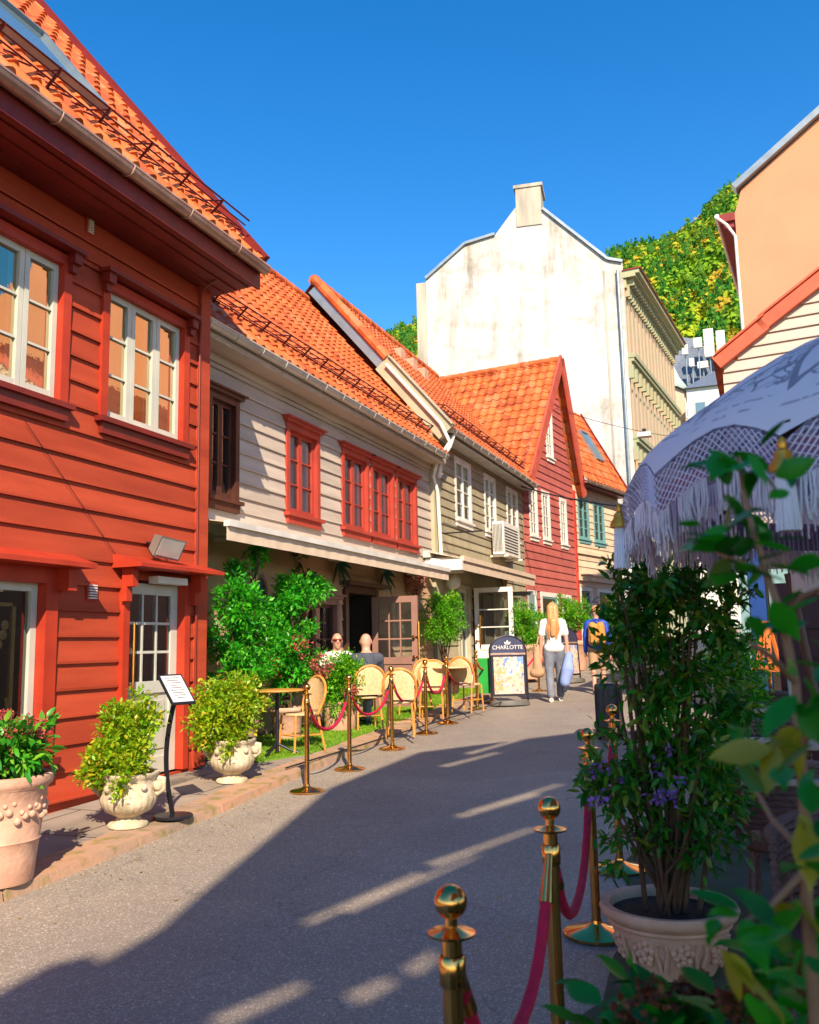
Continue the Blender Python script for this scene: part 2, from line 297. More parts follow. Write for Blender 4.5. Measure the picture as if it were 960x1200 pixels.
# leaves -----------------------------------------------------------
def leaf_mesh(name, P, size, mat, parent, outw=None, aspect=.42, droop=0., rs=.3, six=False, wild=1.0, face=False):
    P = np.asarray(P, float); n = len(P); off = np.array(root_of(parent).location) if parent else 0
    t = NR.normal(size=(n, 3))*wild
    if outw is not None: t = t+np.asarray(outw)*1.1
    t[:, 2] += -droop; t /= np.linalg.norm(t, axis=1)[:, None]+1e-9
    up = NR.normal(size=(n, 3))*.55+np.array([0, 0, 1.])
    if face: up = np.asarray(outw)+NR.normal(size=(n, 3))*.18; t = np.cross(up, NR.normal(size=(n, 3))); t /= np.linalg.norm(t, axis=1)[:, None]+1e-9
    s = np.cross(t, up); s /= np.linalg.norm(s, axis=1)[:, None]+1e-9; nn = np.cross(s, t)
    L = size*(1+NR.uniform(-rs, rs, n))[:, None]; w = L*aspect*.5
    P = P-off
    if six == 2:
        T = (.10, .28, .48, .68, .86); Wd = (.45, .88, 1.0, .74, .34)
        q = [P]+[P+t*L*a_-s*w*b_+nn*L*(.05-.12*(a_-.4)**2) for a_, b_ in zip(T, Wd)]+[P+t*L-nn*L*.08]+[P+t*L*a_+s*w*b_+nn*L*(.05-.12*(a_-.4)**2) for a_, b_ in zip(T[::-1], Wd[::-1])]+[P+t*L*a_-nn*L*.02*a_ for a_ in T]
        k = 17; F = [(0, 1, 12), (1, 2, 13, 12), (2, 3, 14, 13), (3, 4, 15, 14), (4, 5, 16, 15), (5, 6, 16), (0, 12, 11), (12, 13, 10, 11), (13, 14, 9, 10), (14, 15, 8, 9), (15, 16, 7, 8), (16, 6, 7)]
    elif six:
        q = [P, P+t*L*.3-s*w*.9+nn*L*.05, P+t*L*.7-s*w*.7+nn*L*.02, P+t*L-nn*L*.10, P+t*L*.7+s*w*.7+nn*L*.02, P+t*L*.3+s*w*.9+nn*L*.05, P+t*L*.35, P+t*L*.7]
        k = 8; F = [(0, 1, 6), (1, 2, 7, 6), (2, 3, 7), (3, 4, 7), (4, 5, 6, 7), (5, 0, 6)]
    else:
        q = [P, P+t*L*.45-s*w+nn*L*.08, P+t*L, P+t*L*.45+s*w+nn*L*.08]; k = 4; F = [(0, 2, 1), (0, 3, 2)]
    V = np.stack(q, 1).reshape(-1, 3)
    base = (np.arange(n)*k)
    me = bpy.data.meshes.new(name)
    faces = [];
    loops = []; starts = []; c = 0
    for f in F: pass
    allf = []
    lens = [len(f) for f in F]; per = sum(lens)
    loopv = (base[:, None]+np.array([i for f in F for i in f])[None, :]).reshape(-1)
    st = (np.arange(n)[:, None]*per+np.cumsum([0]+lens[:-1])[None, :]).reshape(-1)
    me.vertices.add(len(V)); me.vertices.foreach_set('co', V.reshape(-1))
    me.loops.add(len(loopv)); me.loops.foreach_set('vertex_index', loopv.astype(np.int32))
    me.polygons.add(len(st)); me.polygons.foreach_set('loop_start', st.astype(np.int32))
    me.update(calc_edges=True); me.validate()
    return link(me, name, mat, parent)
def clumps(c, r, ncl, nper, rc, shell=.55, seed=None):
    """leaf points on many small clumps spread through an ellipsoid"""
    g = NR; d = g.normal(size=(ncl, 3)); d /= np.linalg.norm(d, axis=1)[:, None]
    rr = g.uniform(shell, 1, ncl)[:, None]; cc = np.array(c)+d*rr*np.array(r)
    e = g.normal(size=(ncl, nper, 3)); e /= np.linalg.norm(e, axis=2)[:, :, None]+1e-9
    e *= (g.uniform(.35, 1, (ncl, nper, 1)))*rc*g.uniform(.6, 1.35, (ncl, 1, 1))
    P = (cc[:, None, :]+e).reshape(-1, 3); O = (e/rc*.8+d[:, None, :]*.6).reshape(-1, 3)
    return P, O
def sprigs(base, tops, n, spread=.03):
    P = []; O = []
    for b, t in zip(base, tops):
        b = np.array(b); t = np.array(t); f = NR.uniform(.1, 1, n)[:, None]; q = b+(t-b)*f+NR.normal(size=(n, 3))*spread
        P.append(q); O.append(np.repeat(((t-b)/np.linalg.norm(t-b))[None], n, 0))
    return np.concatenate(P), np.concatenate(O)
def text(name, body, size, loc, rot, mat, parent, ext=.002, font_scale=1):
    cu = bpy.data.curves.new(name, 'FONT'); cu.body = body; cu.size = size; cu.align_x = 'CENTER'; cu.align_y = 'CENTER'; cu.extrude = ext
    t = bpy.data.objects.new('tmp', cu); COL.objects.link(t)
    bpy.context.view_layer.update()
    me = bpy.data.meshes.new_from_object(t.evaluated_get(bpy.context.evaluated_depsgraph_get())); bpy.data.objects.remove(t)
    me.transform(Matrix.Translation(Vector(loc)-(root_of(parent).location if parent else Vector())) @ rot.to_4x4())
    me.materials.clear(); return link(me, name, mat, parent)
def blob(name, prims, mat, parent, voxel=.012, smooth=6):
    mb = MB()
    for q in prims:
        if q[0] == 'c':
            _, a, b, r0, r1 = q; a = Vector(a); b = Vector(b); L = (b-a).length; d = (b-a).normalized(); pts = []; rs = []
            for i in range(5): t = i/4*PI/2; pts.append(a-d*r0*math.cos(t)); rs.append(max(1e-3, r0*math.sin(t)))
            for i in range(5): t = i/4*PI/2; pts.append(b+d*r1*math.sin(t)); rs.append(max(1e-3, r1*math.cos(t)))
            mb.tube(pts, rs, 12)
        else:
            _, c, r = q[:3]; mb.ball(c, 1, 16, r)
    o = mb.build(name, mat, parent)
    rm = o.modifiers.new('r', 'REMESH'); rm.mode = 'VOXEL'; rm.voxel_size = voxel; sm = o.modifiers.new('s', 'SMOOTH'); sm.iterations = smooth; sm.factor = .5
    bpy.context.view_layer.update()
    me = bpy.data.meshes.new_from_object(o.evaluated_get(bpy.context.evaluated_depsgraph_get()))
    o.modifiers.clear(); old = o.data; o.data = me; bpy.data.meshes.remove(old); me.name = name
    me.polygons.foreach_set('use_smooth', [True]*len(me.polygons)); return o
# ------------------------------------------------------------------ house pieces
def siding(F, mat, parent, u0, u1, z0, z1, ops, h=.235, lim=None, name='siding', t=.022):
    mb = MB(); rows = int(math.ceil((z1-z0)/h)); ops = [(o[0]-.03, o[1]+.03, o[2]-.02, o[3]+.03) for o in ops]
    for r in range(rows):
        a, b = z0+r*h, min(z0+(r+1)*h, z1)
        cuts = sorted({a, b, *[z for o in ops for z in (o[2], o[3]) if a+1e-3 < z < b-1e-3]})
        for c0, c1 in zip(cuts, cuts[1:]):
            zm = (c0+c1)/2; L, Rr = (u0, u1) if lim is None else lim(zm)
            segs = [(L, Rr)]
            for o in ops:
                if o[2] < zm < o[3]:
                    ns = []
                    for s0, s1 in segs:
                        if o[1] <= s0 or o[0] >= s1: ns.append((s0, s1)); continue
                        if o[0] > s0: ns.append((s0, o[0]))
                        if o[1] < s1: ns.append((o[1], s1))
                    segs = ns
            for s0, s1 in segs:
                if s1-s0 < .005: continue
                n0 = t*(1-(c0-a)/h)+.004; n1 = t*(1-(c1-a)/h)+.004
                j = R_.uniform(-.0015, .0015)
                mb.hexa([F.p(s0, -.02, c0), F.p(s0, n0+j, c0), F.p(s1, n0-j, c0), F.p(s1, -.02, c0), F.p(s0, -.02, c1), F.p(s0, n1+j, c1), F.p(s1, n1-j, c1), F.p(s1, -.02, c1)])
                if c0 == a and n0 > .01: mb.fb(F, s0, s1, n0-.004, n0+.006+j, c0-.012, c0+.012)
    return mb.build(name, mat, parent)
def window(F, parent, box, cols, rows, fm='grey_white', cm='red_trim', sash=1, cw=.09, curtain='curtain', blind=0, sill=True, hood=True, label=None, fw=.055, inset=.05, cpro=.05, mw=.022, deep=.5, glass='glass'):
    """casing (the part) with frame, panes, sill, curtain as sub-parts"""
    u0, u1, z0, z1 = box
    mb = MB(); c = cw
    mb.fb(F, u0-c, u0, -inset-.04, cpro, z0-c*.3, z1+c); mb.fb(F, u1, u1+c, -inset-.04, cpro, z0-c*.3, z1+c); mb.fb(F, u0, u1, -inset-.04, cpro-.003, z1, z1+c)
    if c > .02: mb.fb(F, u0, u1, -inset-.04, .02, z0-c*.3, z0)
    if hood:
        mb.fb(F, u0-c-.05, u1+c+.05, -.01, cpro+.05, z1+c, z1+c+.05); mb.fb(F, u0-c-.09, u1+c+.09, -.01, cpro+.09, z1+c+.05, z1+c+.075)
    w = mb.build('window', cm, parent)
    if label: w['label'] = label
    f = MB(); n0, n1 = -inset-.03, -inset+.03; W_ = (u1-u0)/sash
    for s in range(sash):
        a = u0+s*W_; b = a+W_
        f.fb(F, a+.004, a+fw, n0, n1, z0, z1); f.fb(F, b-fw, b-.004, n0, n1, z0, z1); f.fb(F, a+fw, b-fw, n0, n1-.002, z0, z0+fw*1.2); f.fb(F, a+fw, b-fw, n0, n1-.002, z1-fw, z1)
        iw = b-a-2*fw
        for i in range(1, cols): x = a+fw+iw*i/cols; f.fb(F, x-mw/2, x+mw/2, n0+.01, n1-.008, z0+fw, z1-fw)
        for i in range(1, rows): z = z0+fw+(z1-z0-2*fw)*i/rows; f.fb(F, a+fw, b-fw, n0+.012, n1-.011, z-mw/2, z+mw/2)
    f.build('frame', fm, w)
    g = MB(); g.add([F.p(u0+.01, -inset-.005, z0+.01), F.p(u1-.01, -inset-.005, z0+.01), F.p(u1-.01, -inset-.005, z1-.01), F.p(u0+.01, -inset-.005, z1-.01)], [(0, 1, 2, 3)]); g.build('pane', glass, w)
    d = MB(); B = -inset-deep
    q = [F.p(u, n, z) for n in (-inset-.035, B) for u, z in ((u0, z0), (u1, z0), (u1, z1), (u0, z1))]
    d.add(q, [(4, 5, 6, 7), (0, 1, 5, 4), (1, 2, 6, 5), (2, 3, 7, 6), (3, 0, 4, 7)]); d.build('recess', 'dark', w)
    if curtain:
        k = MB(); ns = 26
        def strip(a, b):
            vs = []
            for i in range(ns+1):
                u = a+(b-a)*i/ns; nn = -inset-.055+.012*math.sin(i*1.9); vs += [F.p(u, nn, z0+.01), F.p(u, nn, z1-.01)]
            k.add(vs, [(2*i, 2*i+2, 2*i+3, 2*i+1) for i in range(ns)])
        ww = u1-u0; cov = .5 if curtain == 'net' else .42; strip(u0+.01, u0+ww*cov); strip(u1-ww*cov, u1-.01); k.build('curtain', curtain, w)
    if blind:
        k = MB(); k.fb(F, u0+.01, u1-.01, -inset-.06, -inset-.055, z1-(z1-z0)*blind, z1-.01); k.build('blind', 'blind', w)
    if sill:
        k = MB(); k.fb(F, u0-c-.04, u1+c+.04, -.03, cpro+.06, z0-c*.3-.05, z0-c*.3); k.fb(F, u0-c+.01, u1+c-.01, -.02, cpro+.02, z0-c*.3-.16, z0-c*.3-.05); k.build('sill', 'dark_red' if cm == 'red_trim' else cm, w)
    return w
def gutter(F, parent, u0, u1, n, z, r=.075, mat='metal_grey', brackets=.6):
    mb = MB(); K = 10; vs = []
    for u in (u0, u1):
        for rr in (r, r-.008):
            for i in range(K+1):
                a = PI+PI*i/K; vs.append(F.p(u, n+rr*math.cos(a), z+rr*math.sin(a)))
    L = K+1; fs = []
    for i in range(K):
        fs.append((i, i+1, 2*L+i+1, 2*L+i)); fs.append((L+i+1, L+i, 3*L+i, 3*L+i+1)); fs.append((i, L+i, L+i+1, i+1)); fs.append((2*L+i, 2*L+i+1, 3*L+i+1, 3*L+i))
    fs.append((0, 2*L, 3*L, L)); fs.append((K, L+K, 3*L+K, 2*L+K)); mb.add(vs, fs)
    mb.fb(F, u0, u1, n+r-.008, n+r+.008, z-.008, z+.012)
    u = u0+.2
    while u < u1:
        pts = [F.p(u, n+(r+.006)*math.cos(PI+PI*i/8), z+(r+.006)*math.sin(PI+PI*i/8)) for i in range(9)]; mb.tube(pts, .009, 5); u += brackets
    return mb.build('gutter', mat, parent, True, 50)
def tiles(name, O, U, V, lu, lv, mat, parent, keep=None, tw=.24, ch=.34, amp=.035, six=8):
    O = np.array(O, float); U = np.array(U, float); U /= np.linalg.norm(U); V = np.array(V, float); V /= np.linalg.norm(V); Nn = np.cross(U, V)
    if Nn[2] < 0: Nn = -Nn
    nu = int(lu/tw*six)+1; us = np.linspace(0, lu, nu+1)
    ph = (us/tw) % 1; prof = amp*(np.maximum(0, np.sin(ph*2*PI))*1.0+.35*np.minimum(0, np.sin(ph*2*PI)))
    rows = []; nc = int(math.ceil(lv/ch))
    rows.append((0, -.03))
    for c in range(nc): rows.append((c*ch+1e-3, .032)); rows.append((min((c+1)*ch, lv), .002))
    V3 = []
    for v, hh in rows:
        jit = NR.uniform(-.003, .003, len(us))
        base = O+V*v; V3.append(base[None, :]+U[None, :]*us[:, None]+Nn[None, :]*(prof+hh+jit)[:, None])
    V3 = np.concatenate(V3); w = len(us); fs = []
    for r in range(len(rows)-1):
        vm = (rows[r][0]+rows[r+1][0])/2
        for i in range(w-1):
            if keep is None or keep((us[i]+us[i+1])/2, vm): fs.append((r*w+i, r*w+i+1, (r+1)*w+i+1, (r+1)*w+i))
    mb = MB(); mb.v = [tuple(q) for q in V3]; mb.f = fs
    return mb.build(name, mat, parent, True, 55)
def snow_guard(F, parent, u0, u1, n, z, pitch, gap=.9):
    """rail on little brackets standing on the roof; n,z on the roof line"""
    mb = MB(); cp, sp_ = math.cos(pitch), math.sin(pitch); h = .20
    def q(u, s, k): return F.p(u, n-s*cp+k*sp_, z+s*sp_+k*cp)     # s up slope, k off the roof
    for k, rr in ((.08, .009), (.14, .009), (.21, .011)): mb.tube([q(u0, .0, k), q(u1, .0, k)], rr, 5)
    u = u0; i = 0
    while u <= u1:
        mb.tube([q(u, .0, .0), q(u, .0, .22)], .018, 4); mb.tube([q(u, .22, .03), q(u, .0, .20)], .010, 4); u += gap; i += 1
    u = u0
    while u <= u1: mb.tube([q(u, .05, .03), q(u+.02, -.08, .08)], .009, 4); u += gap/4
    return mb.build('snow_guard', 'guard', parent)
def ridge(parent, a, b, r=.11, mat='tile'):
    mb = MB(); a = Vector(a); b = Vector(b); L = (b-a).length; n = max(1, int(L/.38)); d = (b-a)/n
    for i in range(n): mb.tube([a+d*i, a+d*(i+1.06)], [r*1.08, r*.93], 10)
    return mb.build('ridge_tiles', mat, parent, True, 50)
def shell(F, u0, u1, depth, z0, z1, mat, parent, name='side_wall'):
    """walls at both ends and the back, a hand's breadth behind the facade"""
    mb = MB(); mb.fb(F, u0, u0+.12, -depth, -.03, z0, z1); mb.fb(F, u1-.12, u1, -depth, -.03, z0, z1); mb.fb(F, u0+.12, u1-.12, -depth, -depth+.12, z0, z1)
    return mb.build(name, mat, parent)
# ================================================================== SETTING
def sheet(name, xs, ys, zf, mat):
    mb = MB(); w = len(xs); mb.v = [(x, y, zf(x, y)) for y in ys for x in xs]
    mb.f = [(j*w+i, j*w+i+1, (j+1)*w+i+1, (j+1)*w+i) for j in range(len(ys)-1) for i in range(w-1)]
    return struct(mb.build(name, mat))
def slope(y): return SL*y if y < 70 else SL*70+(y-70)*.01
sheet('ground', [-400, -60, -20, 0, 20, 60, 400], [-60, -10, 0, 20, 40, 70, 120, 900], lambda x, y: slope(y)-.012, 'moss')
ysr = list(np.arange(-12, 70, 2.0))
mb = MB(); mb.v = [q for y in ysr for q in ((kx(y)-.05, y, SL*y), (2.2, y, SL*y), (6, y, SL*y))]
mb.f = [(3*i+a, 3*i+a+1, 3*i+a+4, 3*i+a+3) for i in range(len(ysr)-1) for a in (0, 1)]; struct(mb.build('road', 'asphalt'))
mb = MB(); mb.v = [q for y in ysr for q in ((-8, y, SL*y+.066), (kx(y)-.2, y, SL*y+.066))]
mb.f = [(2*i, 2*i+1, 2*i+3, 2*i+2) for i in range(len(ysr)-1)]; struct(mb.build('pavement', 'paving'))
mb = MB(); y = -6.
while y < 40:
    L = R_.uniform(.9, 1.5); a, b = y+.012, y+L-.012; j = R_.uniform(-.006, .006); d = R_.uniform(.30, .36); j2 = R_.uniform(-.008, .008)
    q = [(kx(a)-d, a, SL*a-.03), (kx(a)+j2, a, SL*a-.03), (kx(b)+j2, b, SL*b-.03), (kx(b)-d, b, SL*b-.03)]
    mb.hexa(q+[(q[0][0], a, SL*a+.072+j), (q[1][0]-.02, a, SL*a+.064+j), (q[2][0]-.02, b, SL*b+.064+j), (q[3][0], b, SL*b+.072+j)]); y += L
struct(mb.build('kerb', 'kerb'))
mb = MB(); mb.v = []; Y0 = list(np.arange(-3, 14, .5))
for y in Y0: e = -.85 if y < 6 else -.85+.03*(y-6); e += .12*math.sin(y*1.7)+.05*math.sin(y*5.1); mb.v += [(e, y, SL*y+.004), (6, y, SL*y+.004)]
mb.f = [(2*i, 2*i+1, 2*i+3, 2*i+2) for i in range(len(Y0)-1)]; struct(mb.build('terrace_ground', 'moss'))
# the wooded hill
def hillz(x, y):
    hc = float(np.interp(x, [-260, -112, -43, -20, 0, 160], [70, 106, 121, 129, 137, 140]))
    hc += 3*math.sin(x*.06)+2*math.sin(x*.17+1); hc = max(hc, 30)
    t = min(1, max(0, (y-105)/190)); t = t*t*(3-2*t)*.55+t*.45
    return 3+(hc-3)*t-(max(0, y-300)*.1)
sheet('hillside', list(np.arange(-260, 160, 7)), list(np.arange(100, 360, 7)), hillz, pm('forest_floor', (.05, .07, .015), .95, (.12, .08, .02), .2))
hx = []
for i in range(9000):
    x = NR.uniform(-150, 30); y = NR.uniform(170, 306)
    hx.append((x, y, hillz(x, y)))
hx = np.array(hx)
# keep the ones this valley side can see between and above the roofs
def fit_hill(q):
    c = RM.T@(q-CAM); u = 480+FPX*c[0]/c[2]; v = 600+FPX*c[1]/c[2]; return (430 < u < 520 or 660 < u < 900) and 190 < v < 520
hx = np.array([q for q in hx if fit_hill(q)])
P = []; O = []; con = []
NRs = np.random.default_rng(5)
P2 = []
for q in hx:
    clump = math.sin(q[0]*.13+1)+math.sin(q[1]*.11+q[0]*.05)
    if (NRs.random() < .22+.18*(clump > .4)):
        h = NRs.uniform(6, 11); n = 80; t = NRs.uniform(0, 1, n)**.7; r = (1-t)*h*.2+.1; a = NRs.uniform(0, 2*PI, n)
        P2.append(np.stack([q[0]+np.cos(a)*r, q[1]+np.sin(a)*r, q[2]+t*h], 1)); con.append(np.stack([np.cos(a), np.sin(a), -.3+0*a], 1))
    else:
        h = NRs.uniform(3.5, 8); n = 110; d = NRs.normal(size=(n, 3)); d /= np.linalg.norm(d, axis=1)[:, None]
        P.append(q+np.array([0, 0, h*.55])+d*np.array([h*.42, h*.42, h*.5])*NRs.uniform(.7, 1.05, (n, 1))); O.append(d)
def forest_mat(name, stops):
    m = leafm(name, [(.5, .5, .5), (.5, .5, .5)], .2, .8, .1); n = m.node_tree; p = n.nodes['Principled BSDF']
    g = N(n, 'ShaderNodeNewGeometry'); v = N(n, 'ShaderNodeTexVoronoi'); v.inputs['Scale'].default_value = .13; tc = N(n, 'ShaderNodeTexCoord'); n.links.new(tc.outputs['Object'], v.inputs[0])
    x = N(n, 'ShaderNodeSeparateColor'); n.links.new(v.outputs['Color'], x.inputs[0])
    r = ramp(n, x.outputs[0], stops); v2 = ramp(n, g.outputs['Random Per Island'], [(0, (.75, .78, .7)), (1, (1.2, 1.15, 1.1))])
    c = mixc(n, 1, r, v2, 'MULTIPLY'); n.links.new(c, p.inputs['Base Color'])
    for t in n.nodes:
        if t.type == 'BSDF_TRANSLUCENT': n.links.new(c, t.inputs[0])
    return m
f1 = leaf_mesh('hill_broadleaf_forest', np.concatenate(P), 1.2, forest_mat('autumn_canopy', [(0, (.17, .36, .02)), (.3, (.30, .42, .02)), (.5, (.44, .44, .03)), (.62, (.50, .38, .03)), (.74, (.50, .30, .04)), (.8, (.28, .40, .03)), (1, (.18, .36, .02))]), None, np.concatenate(O), .95, face=True)
tag(f1, 'autumn broadleaf wood in yellow, orange and green covering the hillside', 'forest', kind='stuff')
f2 = leaf_mesh('hill_conifer_forest', np.concatenate(P2), .95, forest_mat('conifer_canopy', [(0, (.03, .16, .02)), (.5, (.06, .22, .03)), (1, (.14, .28, .03))]), None, np.concatenate(con), .7, face=True)
tag(f2, 'dark green pointed conifers scattered among the autumn wood on the hillside', 'forest', kind='stuff')
# ================================================================== RED HOUSE
F1 = Frame(-5.8, 0)
red = thing('wooden_house', 'bright red clapboard house with grey-white windows, nearest on the left', 'house', (-5.8, 5.5, .2))
w2 = (6.78, 8.00, 3.88, 5.16); w1 = (4.93, 6.15, 3.88, 5.16); shop = (4.2, 6.08, .78, 2.22); dr = (7.16, 8.06, .40, 2.30)
siding(F1, 'red', red, 1.5, 8.31, .36, 5.76, [w1, w2, shop, dr])
mb = MB(); mb.fb(F1, 1.5, 8.5, -.10, -.04, -.1, .36); mb.build('foundation', 'stone', red)
mb = MB(); mb.fb(F1, 1.5, 7.05, -.03, .05, .27, .36); mb.fb(F1, 1.5, 7.0, .0, .10, .36, .375); mb.build('base_board', 'red', red)
shell(F1, 1.5, 8.5, 7.5, -.1, 5.8, 'red', red)
mb = MB(); mb.fb(F1, 8.29, 8.50, -.10, .045, .38, 5.77); mb.build('corner_board', 'red', red)
for b in (w1, w2):
    w = window(F1, red, b, 1, 3, sash=3, curtain='curtain', glass='glass_bright', cw=.10, hood=False, fw=.06)
    for u in (b[0]-.08, b[1]+.08): mb = MB(); mb.fb(F1, u-.05, u+.05, .04, .14, b[3]+.02, b[3]+.12); mb.fb(F1, u-.035, u+.035, .04, .10, b[3]-.06, b[3]+.02); mb.build('hood_bracket', 'dark_red', w)
    mb = MB(); mb.fb(F1, b[0]-.16, b[1]+.16, .0, .17, b[3]+.12, b[3]+.16); mb.build('hood', 'dark_red', w)
mb = MB(); mb.fb(F1, 1.5, 8.37, .0, .05, 5.335, 5.36); mb.build('frieze_strip', 'red', red)
# soffit, fascia, gutter, roof
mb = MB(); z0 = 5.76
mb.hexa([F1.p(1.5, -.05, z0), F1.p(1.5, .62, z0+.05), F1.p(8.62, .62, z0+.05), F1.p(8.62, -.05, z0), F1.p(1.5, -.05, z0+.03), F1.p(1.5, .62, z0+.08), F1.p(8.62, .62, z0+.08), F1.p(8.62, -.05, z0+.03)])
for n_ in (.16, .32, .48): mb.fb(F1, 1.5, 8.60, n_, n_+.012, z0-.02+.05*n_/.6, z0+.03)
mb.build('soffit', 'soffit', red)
mb = MB(); mb.fb(F1, 1.5, 8.64, .585, .625, z0+.0, 6.02); mb.build('fascia', 'dark_red', red)
gutter(F1, red, 1.5, 8.64, .69, 6.0, .075, 'gutter_red', .9)
P1 = rad(50.9); ro = (-5.8+.66, 1.5, 6.06)
tiles('tiled_roof', ro, (0, 1, 0), (-math.cos(P1), 0, math.sin(P1)), 7.08, 6.0, 'tile', red, tw=.25, ch=.36, amp=.045)
mb = MB(); e = Vector(F1.p(8.62, .66, 5.98)); t_ = Vector((-math.cos(P1), 0, math.sin(P1)))
mb.bar(e+Vector((0, .03, .10)), e+t_*6.1+Vector((0, .03, .10)), .20, .05, (0, 1, 0)); mb.bar(e+Vector((0, .0, .13))-t_*.02, e+t_*6.1+Vector((0, .0, .13)), .035, .14, (0, 0, 1))
mb.build('verge_board', 'dark_red', red)
mb = MB(); mb.bar(e+Vector((-.02, -.03, .19)), e+t_*6.1+Vector((-.02, -.03, .19)), .12, .05, (-.8, 0, .5)); mb.build('verge_flashing', 'dark_red', red)
mb = MB(); q = ro; back = [(ro[0]-math.cos(P1)*6, 1.5, ro[2]+math.sin(P1)*6), (ro[0]-math.cos(P1)*6, 8.62, ro[2]+math.sin(P1)*6)]
mb.add([back[0], back[1], (back[1][0]-4, 8.62, 6), (back[0][0]-4, 1.5, 6)], [(0, 1, 2, 3)]); mb.build('rear_roof', 'tile', red)
mb = MB(); mb.add([(ro[0]-.06, 8.60, 5.8), (ro[0]-math.cos(P1)*6, 8.60, 6+math.sin(P1)*6-.1), (-13.2, 8.60, 5.8)], [(0, 1, 2)]); mb.build('gable_wall', 'red', red)
snow_guard(F1, red, 3.0, 8.5, .66-.42*math.cos(P1), 6.06+.42*math.sin(P1)+.04, P1, .62)
def roof_pt(F, n0, z0, pitch, u, s, k=0): return F.p(u, n0-s*math.cos(pitch)+k*math.sin(pitch), z0+s*math.sin(pitch)+k*math.cos(pitch))
def roof_hit(F, px, py, n0, z0, pitch):
    d = ray(px, py); nv = F.N*math.sin(pitch)+np.array([0, 0, math.cos(pitch)]); o = np.array(F.p(0, n0, z0)); q = CAM+d*(nv@(o-CAM))/(nv@d)
    return (q-o)@F.D, (q-o)@(-F.N*math.cos(pitch)+np.array([0, 0, math.sin(pitch)]))
ua, sa = roof_hit(F1, 124, 133, .66, 6.16, P1); ub, sb = roof_hit(F1, 40, 37, .66, 6.16, P1)
def skylight(F, parent, n0, z0, pitch, u0, u1, s0, s1, glassmat='glass'):
    mb = MB(); q = lambda u, s, k: roof_pt(F, n0, z0, pitch, u, s, k)
    def bx(u0, u1, s0, s1, k0, k1): mb.hexa([q(u0, s0, k0), q(u1, s0, k0), q(u1, s1, k0), q(u0, s1, k0), q(u0, s0, k1), q(u1, s0, k1), q(u1, s1, k1), q(u0, s1, k1)])
    w = .07
    bx(u0, u1, s0, s0+w, -.02, .11); bx(u0, u1, s1-w, s1, -.02, .12); bx(u0, u0+w, s0+w, s1-w, -.02, .115); bx(u1-w, u1, s0+w, s1-w, -.02, .115)
    o = mb.build('skylight', 'zinc', parent); mb = MB(); bx(u0+w, u1-w, s0+w, s1-w, .06, .075); mb.build('pane', M['skyglass'], o)
m, n, p = nodes('skylight_glass'); M['skyglass'] = m; p.inputs['Base Color'].default_value = (.12, .2, .25, 1); p.inputs['Roughness'].default_value = .03; p.inputs['Specular IOR Level'].default_value = 1
skylight(F1, red, .66, 6.10, P1, ua-2.2, ua, sa, sb)
# vents
def vent(F, u0, u1, z0, z1, mat='red_trim'):
    mb = MB(); mb.fb(F, u0, u1, .0, .03, z0, z1); k = 6
    o = mb.build('vent', mat, red); mb = MB()
    for i in range(k): z = z0+.02+(z1-z0-.04)*i/k; mb.fb(F, u0+.02, u1-.02, .031, .05, z, z+.012)
    mb.build('louvre', 'white', o)
u, z = F1.hit(105, 693); vent(F1, u-.07, u+.07, z-.09, z+.09); u, z = F1.hit(103, 266); vent(F1, u-.05, u+.05, z-.09, z+.09)
# shop window
w = window(F1, red, shop, 1, 1, fm='grey_white', cm='red_trim', sash=1, cw=.14, curtain=None, sill=True, hood=False, fw=.07, deep=1.2, inset=.08)
mb = MB()
for (a, b, c, d) in ((shop[0]+.1, shop[1]-.16, shop[3]-.20, shop[3]-.17), (shop[1]-.20, shop[1]-.16, shop[2]+.1, shop[3]-.17)): mb.fb(F1, a, b, -.15, -.125, c, d)
for i in range(5):
    a = i/4*PI; mb.ball(F1.p(shop[1]-.33+.06*math.cos(a), -.13, shop[3]-.36-.08*i), .045, 8, (.3, 1, 1))
for k in range(9):
    u = shop[0]+.3+k*.17; mb.tube([F1.p(u, -.14, shop[2]+.1), F1.p(u+.03, -.13, shop[2]+.3), F1.p(u, -.14, shop[2]+.42+.06*math.sin(k))], .014, 6)
mb.build('ornament_screen', 'bamboo', w)
mb = MB(); mb.hexa([F1.p(1.6, .0, 2.36), F1.p(1.6, .30, 2.36), F1.p(6.42, .30, 2.36), F1.p(6.42, .0, 2.36), F1.p(1.6, .0, 2.50), F1.p(1.6, .30, 2.40), F1.p(6.42, .30, 2.40), F1.p(6.42, .0, 2.50)]); mb.fb(F1, 6.2, 6.3, .02, .18, 2.16, 2.36); mb.build('shop_hood', 'red_trim', red)
